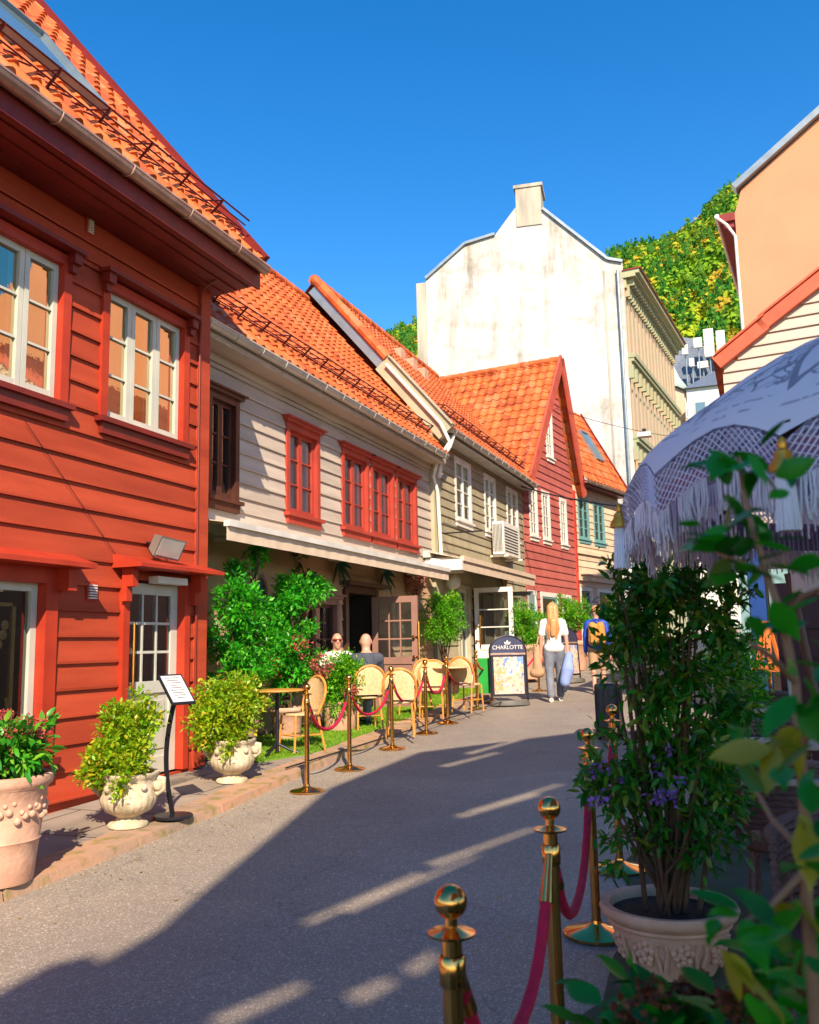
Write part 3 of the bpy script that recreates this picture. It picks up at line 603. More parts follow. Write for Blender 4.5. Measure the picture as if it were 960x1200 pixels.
# door
def door(F, parent, u0, u1, z0, z1, mat, trim, cols=3, rows=3, panel=.9, cw=.09, name='door', handle='left', glow='glass', casing=True):
    if casing:
        mb = MB(); mb.fb(F, u0-cw, u0, -.04, .07, z0, z1+.04); mb.fb(F, u1, u1+cw, -.04, .07, z0, z1+.04); mb.build('door_frame', trim, parent)
    mb = MB(); a, b = -.08, -.03; s = .11
    mb.fb(F, u0+.003, u0+s, a, b, z0, z1); mb.fb(F, u1-s, u1-.003, a, b, z0, z1); mb.fb(F, u0+s, u1-s, a, b-.002, z1-s, z1); mb.fb(F, u0+s, u1-s, a, b-.002, z0, z0+.16)
    zp = z0+panel; mb.fb(F, u0+s, u1-s, a, b-.002, zp-.06, zp+.06); mb.fb(F, u0+s, u1-s, a+.01, b-.022, z0+.16, zp-.06); mb.fb(F, u0+s+.07, u1-s-.07, a+.01, b-.010, z0+.24, zp-.14)
    iw = u1-u0-2*s; ih = z1-s-zp-.06
    for i in range(1, cols): x = u0+s+iw*i/cols; mb.fb(F, x-.013, x+.013, a+.01, b-.01, zp+.06, z1-s)
    for i in range(1, rows): z = zp+.06+ih*i/rows; mb.fb(F, u0+s, u1-s, a+.012, b-.013, z-.013, z+.013)
    d = mb.build(name, mat, parent)
    g = MB(); g.fb(F, u0+s, u1-s, a+.022, a+.03, zp+.06, z1-s); g.build('pane', glow, d)
    k = MB(); hu = u0+.055 if handle == 'left' else u1-.055; hz = z0+1.02
    k.ball(F.p(hu, .02, hz+.22), .03, 10); k.ball(F.p(hu, .02, hz-.12), .03, 10); k.tube([F.p(hu+.09, .01, z0+.75), F.p(hu+.09, .01, z0+1.5)], .015, 6); k.tube([F.p(hu, -.03, hz+.22), F.p(hu+.09, .01, hz+.22)], .01, 6); k.tube([F.p(hu, -.03, hz-.12), F.p(hu+.09, .01, hz-.12)], .01, 6)
    k.build('handle', 'brass', d)
    return d
d_ = door(F1, red, *dr, 'grey_white', 'red_trim', 3, 3, .86)
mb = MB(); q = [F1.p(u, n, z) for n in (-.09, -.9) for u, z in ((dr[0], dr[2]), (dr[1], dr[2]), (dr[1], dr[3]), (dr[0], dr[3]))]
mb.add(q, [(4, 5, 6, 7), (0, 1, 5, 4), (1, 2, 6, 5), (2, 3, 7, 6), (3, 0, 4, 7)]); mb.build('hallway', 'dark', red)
mb = MB(); mb.hexa([F1.p(6.95, .0, 2.42), F1.p(6.95, .36, 2.42), F1.p(8.36, .36, 2.42), F1.p(8.36, .0, 2.42), F1.p(6.95, .0, 2.56), F1.p(6.95, .36, 2.455), F1.p(8.36, .36, 2.455), F1.p(8.36, .0, 2.56)])
for u in (7.03, 8.15): mb.fb(F1, u, u+.08, .07, .20, 2.24, 2.42); mb.fb(F1, u, u+.08, .07, .13, 2.10, 2.24)
mb.build('door_hood', 'red_trim', red)
mb = MB(); mb.fb(F1, 7.5, 8.0, .02, .14, 2.30, 2.37); mb.build('canopy_light', 'white', red)
mb = MB(); mb.fb(F1, 7.0, 8.2, -.02, .34, .2, .36); mb.build('door_step', 'stone', red)
mb = MB(); mb.tube([F1.p(8.24, .66, 5.95), F1.p(8.25, .09, 5.7), F1.p(8.26, .07, 5.0), F1.p(8.26, .07, .6)], .012, 6); mb.build('lightning_cable', 'dark_red', red)
# floodlight
u, z = F1.hit(195, 640, .2)
fl = thing('floodlight', 'grey box floodlight fixed above the glazed door of the red house', 'floodlight', F1.p(u, .0, z))
c = Vector(F1.p(u, .2, z)); rt = Matrix.Rotation(rad(28), 3, 'Y') @ Matrix.Rotation(rad(-12), 3, 'Z')
mb = MB(); A_ = [(-.06, -.15, -.08), (.07, -.17, -.11), (.07, .17, -.11), (-.06, .15, -.08), (-.06, -.15, .08), (.07, -.17, .11), (.07, .17, .11), (-.06, .15, .08)]
mb.hexa([c+rt@Vector(q) for q in A_]); mb.build('housing', pm('grey_lamp_housing', (.22, .2, .18), .4), fl)
A_ = [(.071, -.15, -.09), (.076, -.15, -.09), (.076, .15, -.09), (.071, .15, -.09), (.071, -.15, .09), (.076, -.15, .09), (.076, .15, .09), (.071, .15, .09)]
mb = MB(); mb.hexa([c+rt@Vector(q) for q in A_]); mb.build('lens', 'metal_grey', fl)
mb = MB(); mb.tube([F1.p(u-.1, .0, z+.04), c+Vector((-.05, -.1, .02))], .012, 6); mb.tube([F1.p(u+.1, .0, z+.04), c+Vector((-.05, .1, .02))], .012, 6); mb.build('bracket', 'darkmetal', fl)
# ================================================================== BEIGE HOUSE
F2 = Frame(-6.5, 0)
bei = thing('wooden_house', 'beige clapboard house with wine-red window frames, under a long awning', 'house', (-6.5, 13, .4))
def hb(F, p, q, n=0): a = F.hit(*p, n); b = F.hit(*q, n); return (a[0], b[0], b[1], a[1])
zb, zt = 3.60, 4.93
wd = (9.60, 10.16, 3.60, 4.88)
B1 = (11.66, 12.55, zb+.05, zt-.02)
a0 = F2.hit(397, 525)[0]; a1 = F2.hit(487, 565)[0]; g3 = (a1-a0)/3
B3 = [(a0+g3*i+.13, a0+g3*(i+1)-.13, zb+.05, zt-.02) for i in range(3)]
dk = (F2.hit(404, 700)[0], F2.hit(436, 700)[0], .55, 2.52)
lw = (F2.hit(345, 705)[0], F2.hit(392, 705)[0], 1.2, 2.3)
siding(F2, 'beige', bei, 8.62, 17.86, 3.05, 5.5, [wd, B1]+B3, h=.205)
siding(F2, 'brownwall', bei, 8.62, 17.86, .25, 3.05, [dk, lw], h=.26, name='lower_cladding')
shell(F2, 8.62, 17.86, 6.2, -.1, 5.5, 'beige', bei)
window(F2, bei, wd, 1, 3, fm='brown', cm='brown', sash=2, curtain=None, label='dark brown window')
window(F2, bei, B1, 1, 3, fm='winered', cm='winered', sash=2, curtain='net', cw=.10)
for b in B3: window(F2, bei, b, 1, 3, fm='winered', cm='winered', sash=2, curtain='net', cw=.09)
window(F2, bei, lw, 2, 2, fm='brown', cm='mauve', sash=2, curtain=None)
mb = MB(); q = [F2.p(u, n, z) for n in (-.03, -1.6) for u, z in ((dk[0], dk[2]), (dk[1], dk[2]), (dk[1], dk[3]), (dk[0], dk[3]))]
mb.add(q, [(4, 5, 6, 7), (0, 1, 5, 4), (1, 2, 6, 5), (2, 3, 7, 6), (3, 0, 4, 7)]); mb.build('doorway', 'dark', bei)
mb = MB(); mb.fb(F2, dk[0]-.12, dk[0], -.02, .08, .4, dk[3]+.1); mb.fb(F2, dk[1], dk[1]+.12, -.02, .08, .4, dk[3]+.1); mb.fb(F2, dk[0], dk[1], -.02, .075, dk[3], dk[3]+.12); mb.fb(F2, dk[0]-.25, dk[1]+.4, .0, .22, dk[3]+.12, dk[3]+.19); mb.build('door_frame', 'brown', bei)
FL = Frame(-6.42, 14.5, 90)   # the leaf of the door, swung out square to the wall
FL.N = np.array([0, -1., 0])
door(FL, bei, 0, .86, .53, 2.48, 'mauve', 'mauve', 3, 3, .84, handle='right', casing=False)
mb = MB(); mb.fb(F2, 8.62, 17.86, -.02, .05, .2, .5); mb.build('foundation', 'stone', bei)
u, z = F2.hit(300, 696); mb = MB(); K = 8
for r0, r1, n1 in ((.30, .23, .07),):
    vs = []
    for nn in (.0, n1):
        for rr in (r0, r1):
            for i in range(K): a = PI/8+2*PI*i/K; vs.append(F2.p(u+rr*.72*math.cos(a), nn, z+rr*math.sin(a)))
    fs = []
    for i in range(K):
        j = (i+1) % K; fs += [(2*K+i, 2*K+j, 3*K+j, 3*K+i), (i, j, 2*K+j, 2*K+i), (K+i, 3*K+i, 3*K+j, K+j)]
    mb.add(vs, fs)
w = mb.build('octagonal_window', 'mauve', bei); mb = MB(); mb.add([F2.p(u+.23*.72*math.cos(PI/8+2*PI*i/K), .03, z+.23*math.sin(PI/8+2*PI*i/K)) for i in range(K)], [tuple(range(K))]); mb.build('pane', M['skyglass'], w)
# eave, roof
P2_ = rad(50)
mb = MB(); mb.fb(F2, 8.62, 17.86, -.05, .40, 5.48, 5.51); mb.fb(F2, 8.62, 17.86, .0, .06, 5.36, 5.48); mb.build('soffit', 'beige', bei)
mb = MB(); mb.fb(F2, 8.62, 17.88, .35, .39, 5.46, 5.66); mb.build('fascia', 'metal_grey', bei)
gutter(F2, bei, 8.64, 17.7, .46, 5.60, .075, 'metal_grey', .62)
r2 = (-6.5+.42, 8.7, 5.66); V2 = (-math.cos(P2_), 0, math.sin(P2_))
tiles('tiled_roof', r2, (0, 1, 0), V2, 9.2, 5.3, 'tile', bei, tw=.24, ch=.34, amp=.032, six=7)
e2 = Vector((r2[0]-math.cos(P2_)*5.3, 0, r2[2]+math.sin(P2_)*5.3))
ridge(bei, (e2.x, 8.7, e2.z+.02), (e2.x, 17.9, e2.z+.02))
mb = MB(); mb.add([(e2.x, 8.7, e2.z), (e2.x, 17.9, e2.z), (e2.x-4, 17.9, 5.5), (e2.x-4, 8.7, 5.5)], [(0, 1, 2, 3)]); mb.build('rear_roof', 'tile', bei)
snow_guard(F2, bei, 8.9, 17.6, .42-.55*math.cos(P2_), 5.66+.55*math.sin(P2_)+.04, P2_, .62)
# awning of the beige house
aw = thing('awning', 'long beige cloth awning over the café front of the beige house', 'awning', (-6.0, 13, 3.1))
mb = MB(); ua_, ub_ = 8.7, F2.hit(525, 662, .85)[0]
mb.fb(F2, ua_, ub_, .03, .18, 3.08, 3.22); mb.build('case', 'awnwhite', aw)
mb = MB(); mb.hexa([F2.p(ua_, .15, 3.18), F2.p(ua_, .82, 3.07), F2.p(ub_, .82, 3.07), F2.p(ub_, .15, 3.18), F2.p(ua_, .15, 3.19), F2.p(ua_, .82, 3.08), F2.p(ub_, .82, 3.08), F2.p(ub_, .15, 3.19)]); mb.build('cloth', 'awning', aw)
mb = MB(); mb.fb(F2, ua_, ub_, .82, .90, 3.02, 3.09); mb.build('front_bar', 'awnwhite', aw)
mb = MB(); vs = []; K = 160
for i in range(K+1): u = ua_+(ub_-ua_)*i/K; nn = .86+.002*math.sin(i*.9); vs += [F2.p(u, nn, 3.02), F2.p(u, nn+.003*math.sin(i*.45), 2.86)]
mb.add(vs, [(2*i, 2*i+2, 2*i+3, 2*i+1) for i in range(K)]); mb.build('valance', 'awning', aw)
for u in (9.6, 12.8, ub_-.3): mb = MB(); mb.bar(F2.p(u, .1, 3.0), F2.p(u+.25, .5, 2.98), .03, .03); mb.bar(F2.p(u+.25, .5, 2.98), F2.p(u, .84, 3.03), .03, .03); mb.build('arm', 'awnwhite', aw)
# ================================================================== OLIVE HOUSE
oli = thing('wooden_house', 'olive-grey clapboard house with white windows, right of the beige one', 'house', (-6.5, 22, .7))
E3 = 26.0
owb = [hb(F2, (533, 540), (551, 611)), hb(F2, (567, 552), (580, 617)), hb(F2, (593, 566), (606, 622))]
owb = [(a, b, 4.55, 5.92) for a, b, c, d in owb]
sd = (F2.hit(536, 690)[0], F2.hit(547, 690)[0], 1.0, 2.9); sd2 = (F2.hit(553, 690)[0], F2.hit(578, 690)[0], .85, 2.9); sd3 = (F2.hit(588, 690)[0], F2.hit(608, 690)[0], 1.1, 2.9)
siding(F2, 'olive', oli, 18.30, E3, 3.3, 6.2, owb, h=.20)
siding(F2, 'olive', oli, 18.30, E3, .5, 3.3, [sd, sd2, sd3], h=.28, name='lower_cladding')
shell(F2, 17.9, E3, 6.2, -.1, 6.2, 'olive', oli)
mb = MB(); mb.fb(F2, 17.88, 18.32, -.08, .10, .4, 6.15); mb.build('corner_board', 'olive_trim', oli)
for b in owb: window(F2, oli, b, 1, 4, fm='white', cm='white', sash=2, curtain='net', cw=.10, hood=False, cpro=.035, mw=.025, fw=.045, inset=.01)
for b in (sd, sd3): window(F2, oli, b, 2, 1, fm='grey_white', cm='olive_trim', sash=1, curtain=None, hood=False, fw=.07, deep=1.5, sill=False)
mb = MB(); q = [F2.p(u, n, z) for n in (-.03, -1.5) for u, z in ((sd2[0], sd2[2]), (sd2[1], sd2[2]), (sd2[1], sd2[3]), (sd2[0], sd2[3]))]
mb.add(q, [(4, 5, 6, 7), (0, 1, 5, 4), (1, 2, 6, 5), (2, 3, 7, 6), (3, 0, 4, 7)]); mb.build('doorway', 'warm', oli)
FD = Frame(-6.40, 20.5, 90); FD.N = np.array([0, -1., 0]); gg = gz(0, 20.5)+.1
door(FD, oli, 0, .95, gg, gg+2.15, 'white', 'white', 1, 3, .75, handle='left', casing=False)
FD = Frame(-6.40, 23.5, 90); FD.N = np.array([0, -1., 0]); gg = gz(0, 23.5)+.1
door(FD, oli, 0, .72, gg, gg+2.1, 'zinc', 'zinc', 1, 1, .3, handle='left', casing=False)
mb = MB(); mb.fb(F2, 18.1, E3, .0, .06, .4, .95); mb.build('foundation', 'white', oli)
mb = MB(); mb.fb(F2, 17.9, E3, -.05, .40, 6.16, 6.19); mb.fb(F2, 17.9, E3, .35, .40, 6.14, 6.32); mb.build('fascia', 'metal_grey', oli)
gutter(F2, oli, 18.05, E3, .47, 6.27, .075, 'metal_grey', .62)
r3 = (-6.5+.43, 18.1, 6.33)
tiles('tiled_roof', r3, (0, 1, 0), V2, E3-18.1+.3, 5.0, 'tile', oli, tw=.24, ch=.34, amp=.032, six=6)
e3 = Vector((r3[0]-math.cos(P2_)*5.0, 0, r3[2]+math.sin(P2_)*5.0)); ridge(oli, (e3.x, 17.9, e3.z+.03), (e3.x, E3+.4, e3.z+.03), .12)
mb = MB(); mb.add([(e3.x, 17.9, e3.z), (e3.x, E3, e3.z), (e3.x-4, E3, 5.9), (e3.x-4, 17.9, 5.9)], [(0, 1, 2, 3)]); mb.build('rear_roof', 'tile', oli)
tv = Vector(V2); lo = Vector((-6.5+.50, 17.92, 6.22)); nv = Vector((math.sin(P2_), 0, math.cos(P2_)))
mb = MB(); mb.bar(lo-nv*.10, lo+tv*2.3-nv*.10, .12, .42, nv); mb.bar(lo+nv*.125+tv*.02, lo+tv*2.28+nv*.125, .24, .03, nv); mb.build('verge_panel', 'olive_trim', oli)
mb = MB(); mb.bar(lo+tv*2.31-nv*.12, lo+tv*5.0-nv*.12, .06, .26, nv); mb.build('verge_flashing', 'zinc', oli)
mb = MB(); mb.tube([lo+tv*2.3+nv*.06, lo+tv*5.15+nv*.06], .12, 10); mb.build('verge_tiles', 'tile', oli)
mb = MB(); mb.tube([lo+tv*(2.3)+Vector((.05, -.12, -.14)), lo+tv*.35+Vector((.05, -.12, -.14)), lo+Vector((.02, -.12, -.30)), F2.p(17.83, .22, 5.55), F2.p(17.83, .12, 5.2), F2.p(17.95, .16, 4.9), F2.p(18.1, .16, 3.35)], .04, 8)
mb.tube([F2.p(18.3, .45, 6.2), F2.p(18.15, .40, 5.9), F2.p(18.0, .24, 5.6), F2.p(17.98, .2, 5.2)], .045, 8); mb.build('downpipe', 'white', oli, True)
snow_guard(F2, oli, 18.4, E3, .42-.55*math.cos(P2_), 6.33+.55*math.sin(P2_)+.04, P2_, .7)
for yy, s in ((21.0, 3.6), (21.7, 3.5), (22.4, 3.4)): c = Vector(r3)+tv*s; MB().box((c.x-.12, yy-.15, c.z-.1), (c.x+.12, yy+.15, c.z+.22)).build('roof_vent', 'terracotta', oli)
# awning, wedge, AC
aw3 = thing('awning', 'short cream awning over the shop door of the olive-grey house', 'awning', (-6.1, 22, 3.3))
ua3, ub3 = F2.hit(540, 652, .85)[0], F2.hit(625, 675, .85)[0]
mb = MB(); mb.fb(F2, ua3, ub3, .03, .18, 3.42, 3.56); mb.build('case', 'awnwhite', aw3)
mb = MB(); mb.hexa([F2.p(ua3, .15, 3.52), F2.p(ua3, .84, 3.36), F2.p(ub3, .84, 3.36), F2.p(ub3, .15, 3.52), F2.p(ua3, .15, 3.53), F2.p(ua3, .84, 3.37), F2.p(ub3, .84, 3.37), F2.p(ub3, .15, 3.53)]); mb.build('cloth', 'awning', aw3)
mb = MB(); mb.fb(F2, ua3, ub3, .84, .92, 3.31, 3.41); mb.fb(F2, ua3, ub3, .87, .885, 3.12, 3.31); mb.build('valance', 'awning', aw3)
mb = MB(); mb.fb(F2, 17.7, ua3+.1, .04, .75, 3.35, 3.40); mb.fb(F2, 17.7, 17.8, .04, .75, 3.1, 3.35); mb.fb(F2, ua3-.1, ua3, .10, .9, 3.12, 3.34); mb.build('end_bracket', 'white', aw3)
u0, z0 = F2.hit(583, 648, .3); u1, _ = F2.hit(606, 648, .3); z1 = F2.hit(590, 613, .3)[1]
u0 += .25; u1 -= .1
ac = thing('air_conditioner', 'white outdoor air conditioner unit on brackets under the right olive house window', 'air conditioner', F2.p((u0+u1)/2, .3, z0))
mb = MB(); mb.fb(F2, u0, u1, .12, .42, z0, z1); mb.build('housing', 'white', ac); mb = MB(); uc = u0+(u1-u0)*.4
for i in range(9): mb.fb(F2, u0+.08, u1-.25, .421, .432, z0+.08+i*(z1-z0-.16)/9, z0+.10+i*(z1-z0-.16)/9)
for i in range(7): mb.fb(F2, u0-.012, u0-.001,   .14+.036*i, .155+.036*i, z0+.06, z1-.06)
mb.build('grille', 'darkmetal', ac); 
for uu_ in (u0+.1, u1-.1): MB().bar(F2.p(uu_, .0, z0-.04), F2.p(uu_, .5, z0-.04), .05, .05).build('bracket', 'white', ac)
# ================================================================== ROSE GABLE HOUSE
F4 = Frame(-6.5, 26.07, 6.4)
ros = thing('wooden_house', 'rose-red clapboard house with a steep pointed gable towards the street', 'house', (-6.3, 29.5, 1))
ap = F4.hit(648, 428); rt_ = F4.hit(676, 580); lt_ = F4.hit(614, 552); E4 = F4.hit(673, 620)[0]
def lim(z):
    L, Rr = .0, E4
    if z > lt_[1]: L = max(L, np.interp(z, [lt_[1], ap[1]], [.1, ap[0]]))
    if z > 6.9: Rr = min(Rr, np.interp(z, [6.9, ap[1]], [E4, ap[0]]))
    return L, Rr
rw = [hb(F4, p, q) for p, q in (((620, 573), (629, 626)), ((635, 577), (644, 632)), ((656, 587), (664, 640)))]
zz0 = np.mean([r[2] for r in rw]); zz1 = np.mean([r[3] for r in rw]); rw = [(a, b, zz0, zz1) for a, b, c, d in rw]
at_ = hb(F4, (639, 481), (647, 537)); at_ = (at_[0], at_[1], 7.7, 9.25)
rs_ = [hb(F4, (619, 685), (627, 720)), hb(F4, (634, 685), (653, 720)), hb(F4, (659, 685), (668, 720))]; rs_ = [(a, b, 1.5, 3.05) for a, b, c, d in rs_]
siding(F4, 'rose', ros, 0, E4, .8, ap[1], rw+[at_]+rs_, h=.24, lim=lim, name='gable_siding')
shell(F4, 0, E4, 10, 0, 6.4, 'rose', ros)
for b in rw+[at_]: window(F4, ros, b, 2, 4, fm='white', cm='white', sash=1, curtain='curtain', cw=.11, hood=False, cpro=.035, fw=.05, inset=.01, mw=.03)
for b in rs_: window(F4, ros, b, 1, 1, fm='teal', cm='white', sash=1, curtain=None, cw=.14, hood=False, cpro=.04, deep=1.4, sill=False, inset=.01)
mb = MB(); mb.fb(F4, E4-.1, E4+.12, -.1, .06, .9, 6.9); mb.build('corner_board', pm('rose_trim', (.56, .06, .04), .5), ros)
A4 = Vector(F4.p(ap[0], .30, ap[1]+.15)); Bk = Vector((-F4.N*10).tolist()); Lb = Vector(F4.p(lt_[0]-.25, .30, lt_[1]-.35)); Rb = Vector(F4.p(rt_[0]-.1, .30, rt_[1]-.1))
for base, nm in ((Lb, 'l'), (Rb, 'r')):
    Vv = (A4-base); lv = Vv.length
    if nm == 'l': tiles('tiled_roof', base+Bk, -Bk, Vv, Bk.length, lv, 'tile', ros, tw=.3, ch=.38, amp=.045, six=6)
    else: tiles('tiled_roof', base, Bk, Vv, Bk.length, lv, 'tile', ros, tw=.4, ch=.45, amp=.04, six=4)
ridge(ros, A4+Bk, A4, .13)
mb = MB()
for base in (Lb, Rb): mb.bar(base+Vector((.03, -.02, .0)), A4+Vector((.03, -.02, .02)), .07, .36, (0, 0, 1))
mb.build('verge_board', pm('rose_verge', (.55, .10, .06), .55), ros)
# ================================================================== CREAM HOUSE
q = F4.p(E4+.1, 0, 0)
F5 = Frame(q[0], q[1], 13)
cre = thing('wooden_house', 'cream clapboard house with blue-green windows and a roof window', 'house', (q[0], q[1]+3, 1))
ez = F5.hit(678, 566, .3)[1]; E5 = F5.hit(735, 553, .45)[0]; cw5 = [hb(F5, (677, 585), (690, 632)), hb(F5, (695, 590), (708, 636))]; cw5 = [(a, b, np.mean([q[2] for q in cw5]), np.mean([q[3] for q in cw5])) for a, b, c, d in cw5]
cs5 = [hb(F5, (680, 690), (693, 720)), hb(F5, (701, 690), (718, 720))]; cs5 = [(a, b, 1.7, 3.4) for a, b, c, d in cs5]
siding(F5, 'cream', cre, 0, E5, .9, ez, cw5+cs5, h=.24); shell(F5, 0, E5, 7, 0, ez, 'cream', cre)
for b in cw5: window(F5, cre, b, 1, 4, fm='teal', cm='teal', sash=2, curtain='net', cw=.09, hood=False, cpro=.03, inset=.01, fw=.05, mw=.03)
for b in cs5: window(F5, cre, b, 1, 1, fm='teal', cm='white', sash=1, curtain=None, cw=.12, hood=False, sill=False, deep=1.4)
mb = MB(); mb.fb(F5, 0, E5, .0, .12, 3.75, 3.95); mb.fb(F5, 0, E5, .0, .18, 3.95, 4.0); mb.fb(F5, 0, E5, .0, .08, 4.7, 4.82); mb.build('cornice', 'cream', cre)
_d = ray(657, 451); _o = np.array(F5.p(E5, .45, 0)); _q = CAM+_d*((F5.D@(_o-CAM))/(F5.D@_d)); _n = (_q-F5.o)@F5.N
P5 = math.atan2(_q[2]-ez-.18, .45-_n); LV5 = math.hypot(_q[2]-ez-.18, .45-_n)+.3; LV5 = min(LV5, (10.75-ez-.18)/math.sin(P5)); mb = MB(); mb.fb(F5, .1, E5, -.05, .40, ez, ez+.03); mb.fb(F5, .1, E5, .36, .40, ez-.02, ez+.16); mb.build('fascia', 'dark_red', cre); gutter(F5, cre, .1, E5, .47, ez+.12, .08, 'gutter_red', .6)
V5 = Vector((-F5.N*math.cos(P5)).tolist())+Vector((0, 0, math.sin(P5)))
def keep5(u, v):
    q = np.array(F5.p(-2.2+u, .44, ez+.18))+np.array(V5)*v; u4 = (q-F4.o)@F4.D
    return u4 > ap[0]-.1 and q[2] > np.interp(u4, [ap[0], rt_[0]], [ap[1], rt_[1]])-.1
tiles('tiled_roof', F5.p(-2.2, .44, ez+.18), F5.D, V5, E5+2.2, LV5, 'tile', cre, keep=keep5, tw=.3, ch=.38, amp=.035, six=5)
mb = MB(); b5 = Vector(F5.p(E5, .45, ez+.16)); mb.bar(b5, b5+V5*LV5, .06, .22, (0, 0, 1)); mb.build('verge_board', 'dark_red', cre)
s_u, s_s = roof_hit(F5, 742-12, 442+2, .44, ez+.18, P5)
s0 = roof_hit(F5, 700, 538, .44, ez+.2, P5)
skylight(F5, cre, .44, ez+.2, P5, s0[0]-.30, s0[0]+.45, s0[1]-.1, s0[1]+1.3)
# ================================================================== WHITE GABLED BLOCK
dv = np.array([-16.1+5.56, 43.27-44.67]); FW = Frame(-5.56, 44.67, math.degrees(math.atan2(dv[0], dv[1]))); 
FW.N = np.array([-FW.D[1]*-1, FW.D[0], 0]); FW.N = np.array([FW.D[1], -FW.D[0], 0]); 
if FW.N[1] > 0: FW.N = -FW.N
blk = thing('apartment_block', 'tall white rendered block with a stained stepped gable and chimney', 'building', (-10, 44, 1))
sil = [(728, 308), (712, 305), (636, 246), (604, 243), (580, 276), (545, 287), (499, 328)]
pts = [FW.hit(*q) for q in sil]; Lx = FW.hit(490, 400)[0]
poly = [(-.15, 0)]+[(-.15, pts[0][1])]+pts[1:]+[(pts[-1][0], 0)]
mb = MB(); k = len(poly); fr = [FW.p(u, 0, z) for u, z in poly]; bk = [FW.p(u, -.6, z) for u, z in poly]
mb.add(fr+bk, [tuple(range(k)), tuple(reversed(range(k, 2*k)))]+[(i, (i+1) % k, k+(i+1) % k, k+i) for i in range(k)]); mb.build('gable_wall', 'plaster', blk)
mb = MB()
for (a, b) in zip(poly[1:-1], poly[2:-1]):
    if abs(a[0]-b[0]) < 1.6 and a[1] > 24: continue
    mb.bar(FW.p(a[0], -.25, a[1]+.06), FW.p(b[0], -.25, b[1]+.06), .8, .14)
mb.build('coping', 'zinc', blk)
mb = MB(); mb.fb(FW, pts[-1][0]+.003, Lx, -.5, .12, 0, FW.hit(490, 333)[1]); mb.build('side_pier', 'stain', blk)
mb = MB(); c0 = FW.hit(635, 250); c1 = FW.hit(604, 222); mb.fb(FW, c0[0], c1[0], -1.6, .06, c0[1]-.6, c1[1]); mb.fb(FW, c0[0]-.1, c1[0]+.1, -1.7, .12, c1[1], c1[1]+.18); mb.build('chimney', 'stain', blk)
mb = MB(); mb.tube([FW.p(.12, .15, 20.4), FW.p(.12, .15, 1)], .07, 8); mb.build('downpipe', 'zinc', blk)
mb = MB(); mb.fb(FW, .75, .86, .0, .03, 2, 20.5); mb.build('cable_duct', 'stain', blk)
F6 = Frame(-5.56+.02, 44.67+.1, 5.0); L6 = F6.hit(802, 440, .8)[0]; top6 = 20.0
for k_, mt in (('plain_wall', 'ornate'),): mb = MB(); mb.fb(F6, 0.0, L6, -10, 0, 0, top6); mb.build('street_wall', mt, blk)
mb = MB(); mb.fb(F6, -.1, L6+.1, 0, .95, top6+.15, top6+.35); mb.fb(F6, -.1, L6+.05, 0, .75, top6, top6+.15); mb.fb(F6, 0, L6, 0, .25, top6-.5, top6); mb.build('cornice', 'ornate', blk)
mb = MB(); mb.fb(F6, -.15, L6+.15, .1, 1.05, top6+.35, top6+.42); mb.build('cornice_flashing', 'soffit', blk)
mb = MB(); nb = 14; bw = L6/nb; mb2 = MB(); mb3 = MB()
for i in range(nb+1):
    u = i*bw
    for du in (-.25, .25) if 0 < i < nb else (0.3,) if i == 0 else (-.3,): mb.fb(F6, u+du-.09, u+du+.09, .0, .6, top6-.35, top6); mb.fb(F6, u+du-.08, u+du+.08, .0, .35, top6-.9, top6-.35)
    mb2.fb(F6, max(0.02, u-.28), u+.28, .0, .14, 9.2, top6-.5); 
mb.build('bracket', 'ornate2', blk); mb2.build('pilaster', pm('rosy_sand_stucco', (.52, .36, .25), .8, (.42, .34, .22), 1.2), blk)
for z in (15.6, 11.4):
    mb3.fb(F6, 0.01, L6, 0, .42, z, z+.18); mb3.fb(F6, 0.01, L6, 0, .28, z-.22, z)
    for i in range(nb): u = (i+.5)*bw; mb3.fb(F6, u-.5, u+.5, .0, .5, z+.18, z+.42); mb3.fb(F6, u-.55, u-.35, .0, .38, z-.9, z-.22); mb3.fb(F6, u+.35, u+.55, .0, .38, z-.9, z-.22)
mb3.build('string_course', 'ornate2', blk)
for zc in (13.6, 9.4, 17.4):
    for i in range(nb):
        u = (i+.5)*bw; K = 8; w_ = .34
        if zc == 17.4: continue
        vs = [F6.p(u-w_, .02, zc-1.2), F6.p(u+w_, .02, zc-1.2)]+[F6.p(u+w_*math.cos(PI*j/K), .02, zc+.3+w_*math.sin(PI*j/K)) for j in range(K+1)]
        mb = MB(); mb.add(vs, [tuple(range(len(vs)))]); wv = mb.build('window', M['skyglass'], blk)
        mb = MB(); mb.tube([F6.p(u-w_, .06, zc-1.2)]+[F6.p(u+w_*1.1*math.cos(PI-PI*j/K), .06, zc+.3+w_*1.1*math.sin(PI*j/K)) for j in range(K+1)]+[F6.p(u+w_, .06, zc-1.2)], .09, 6); mb.build('frame', 'ornate2', wv)
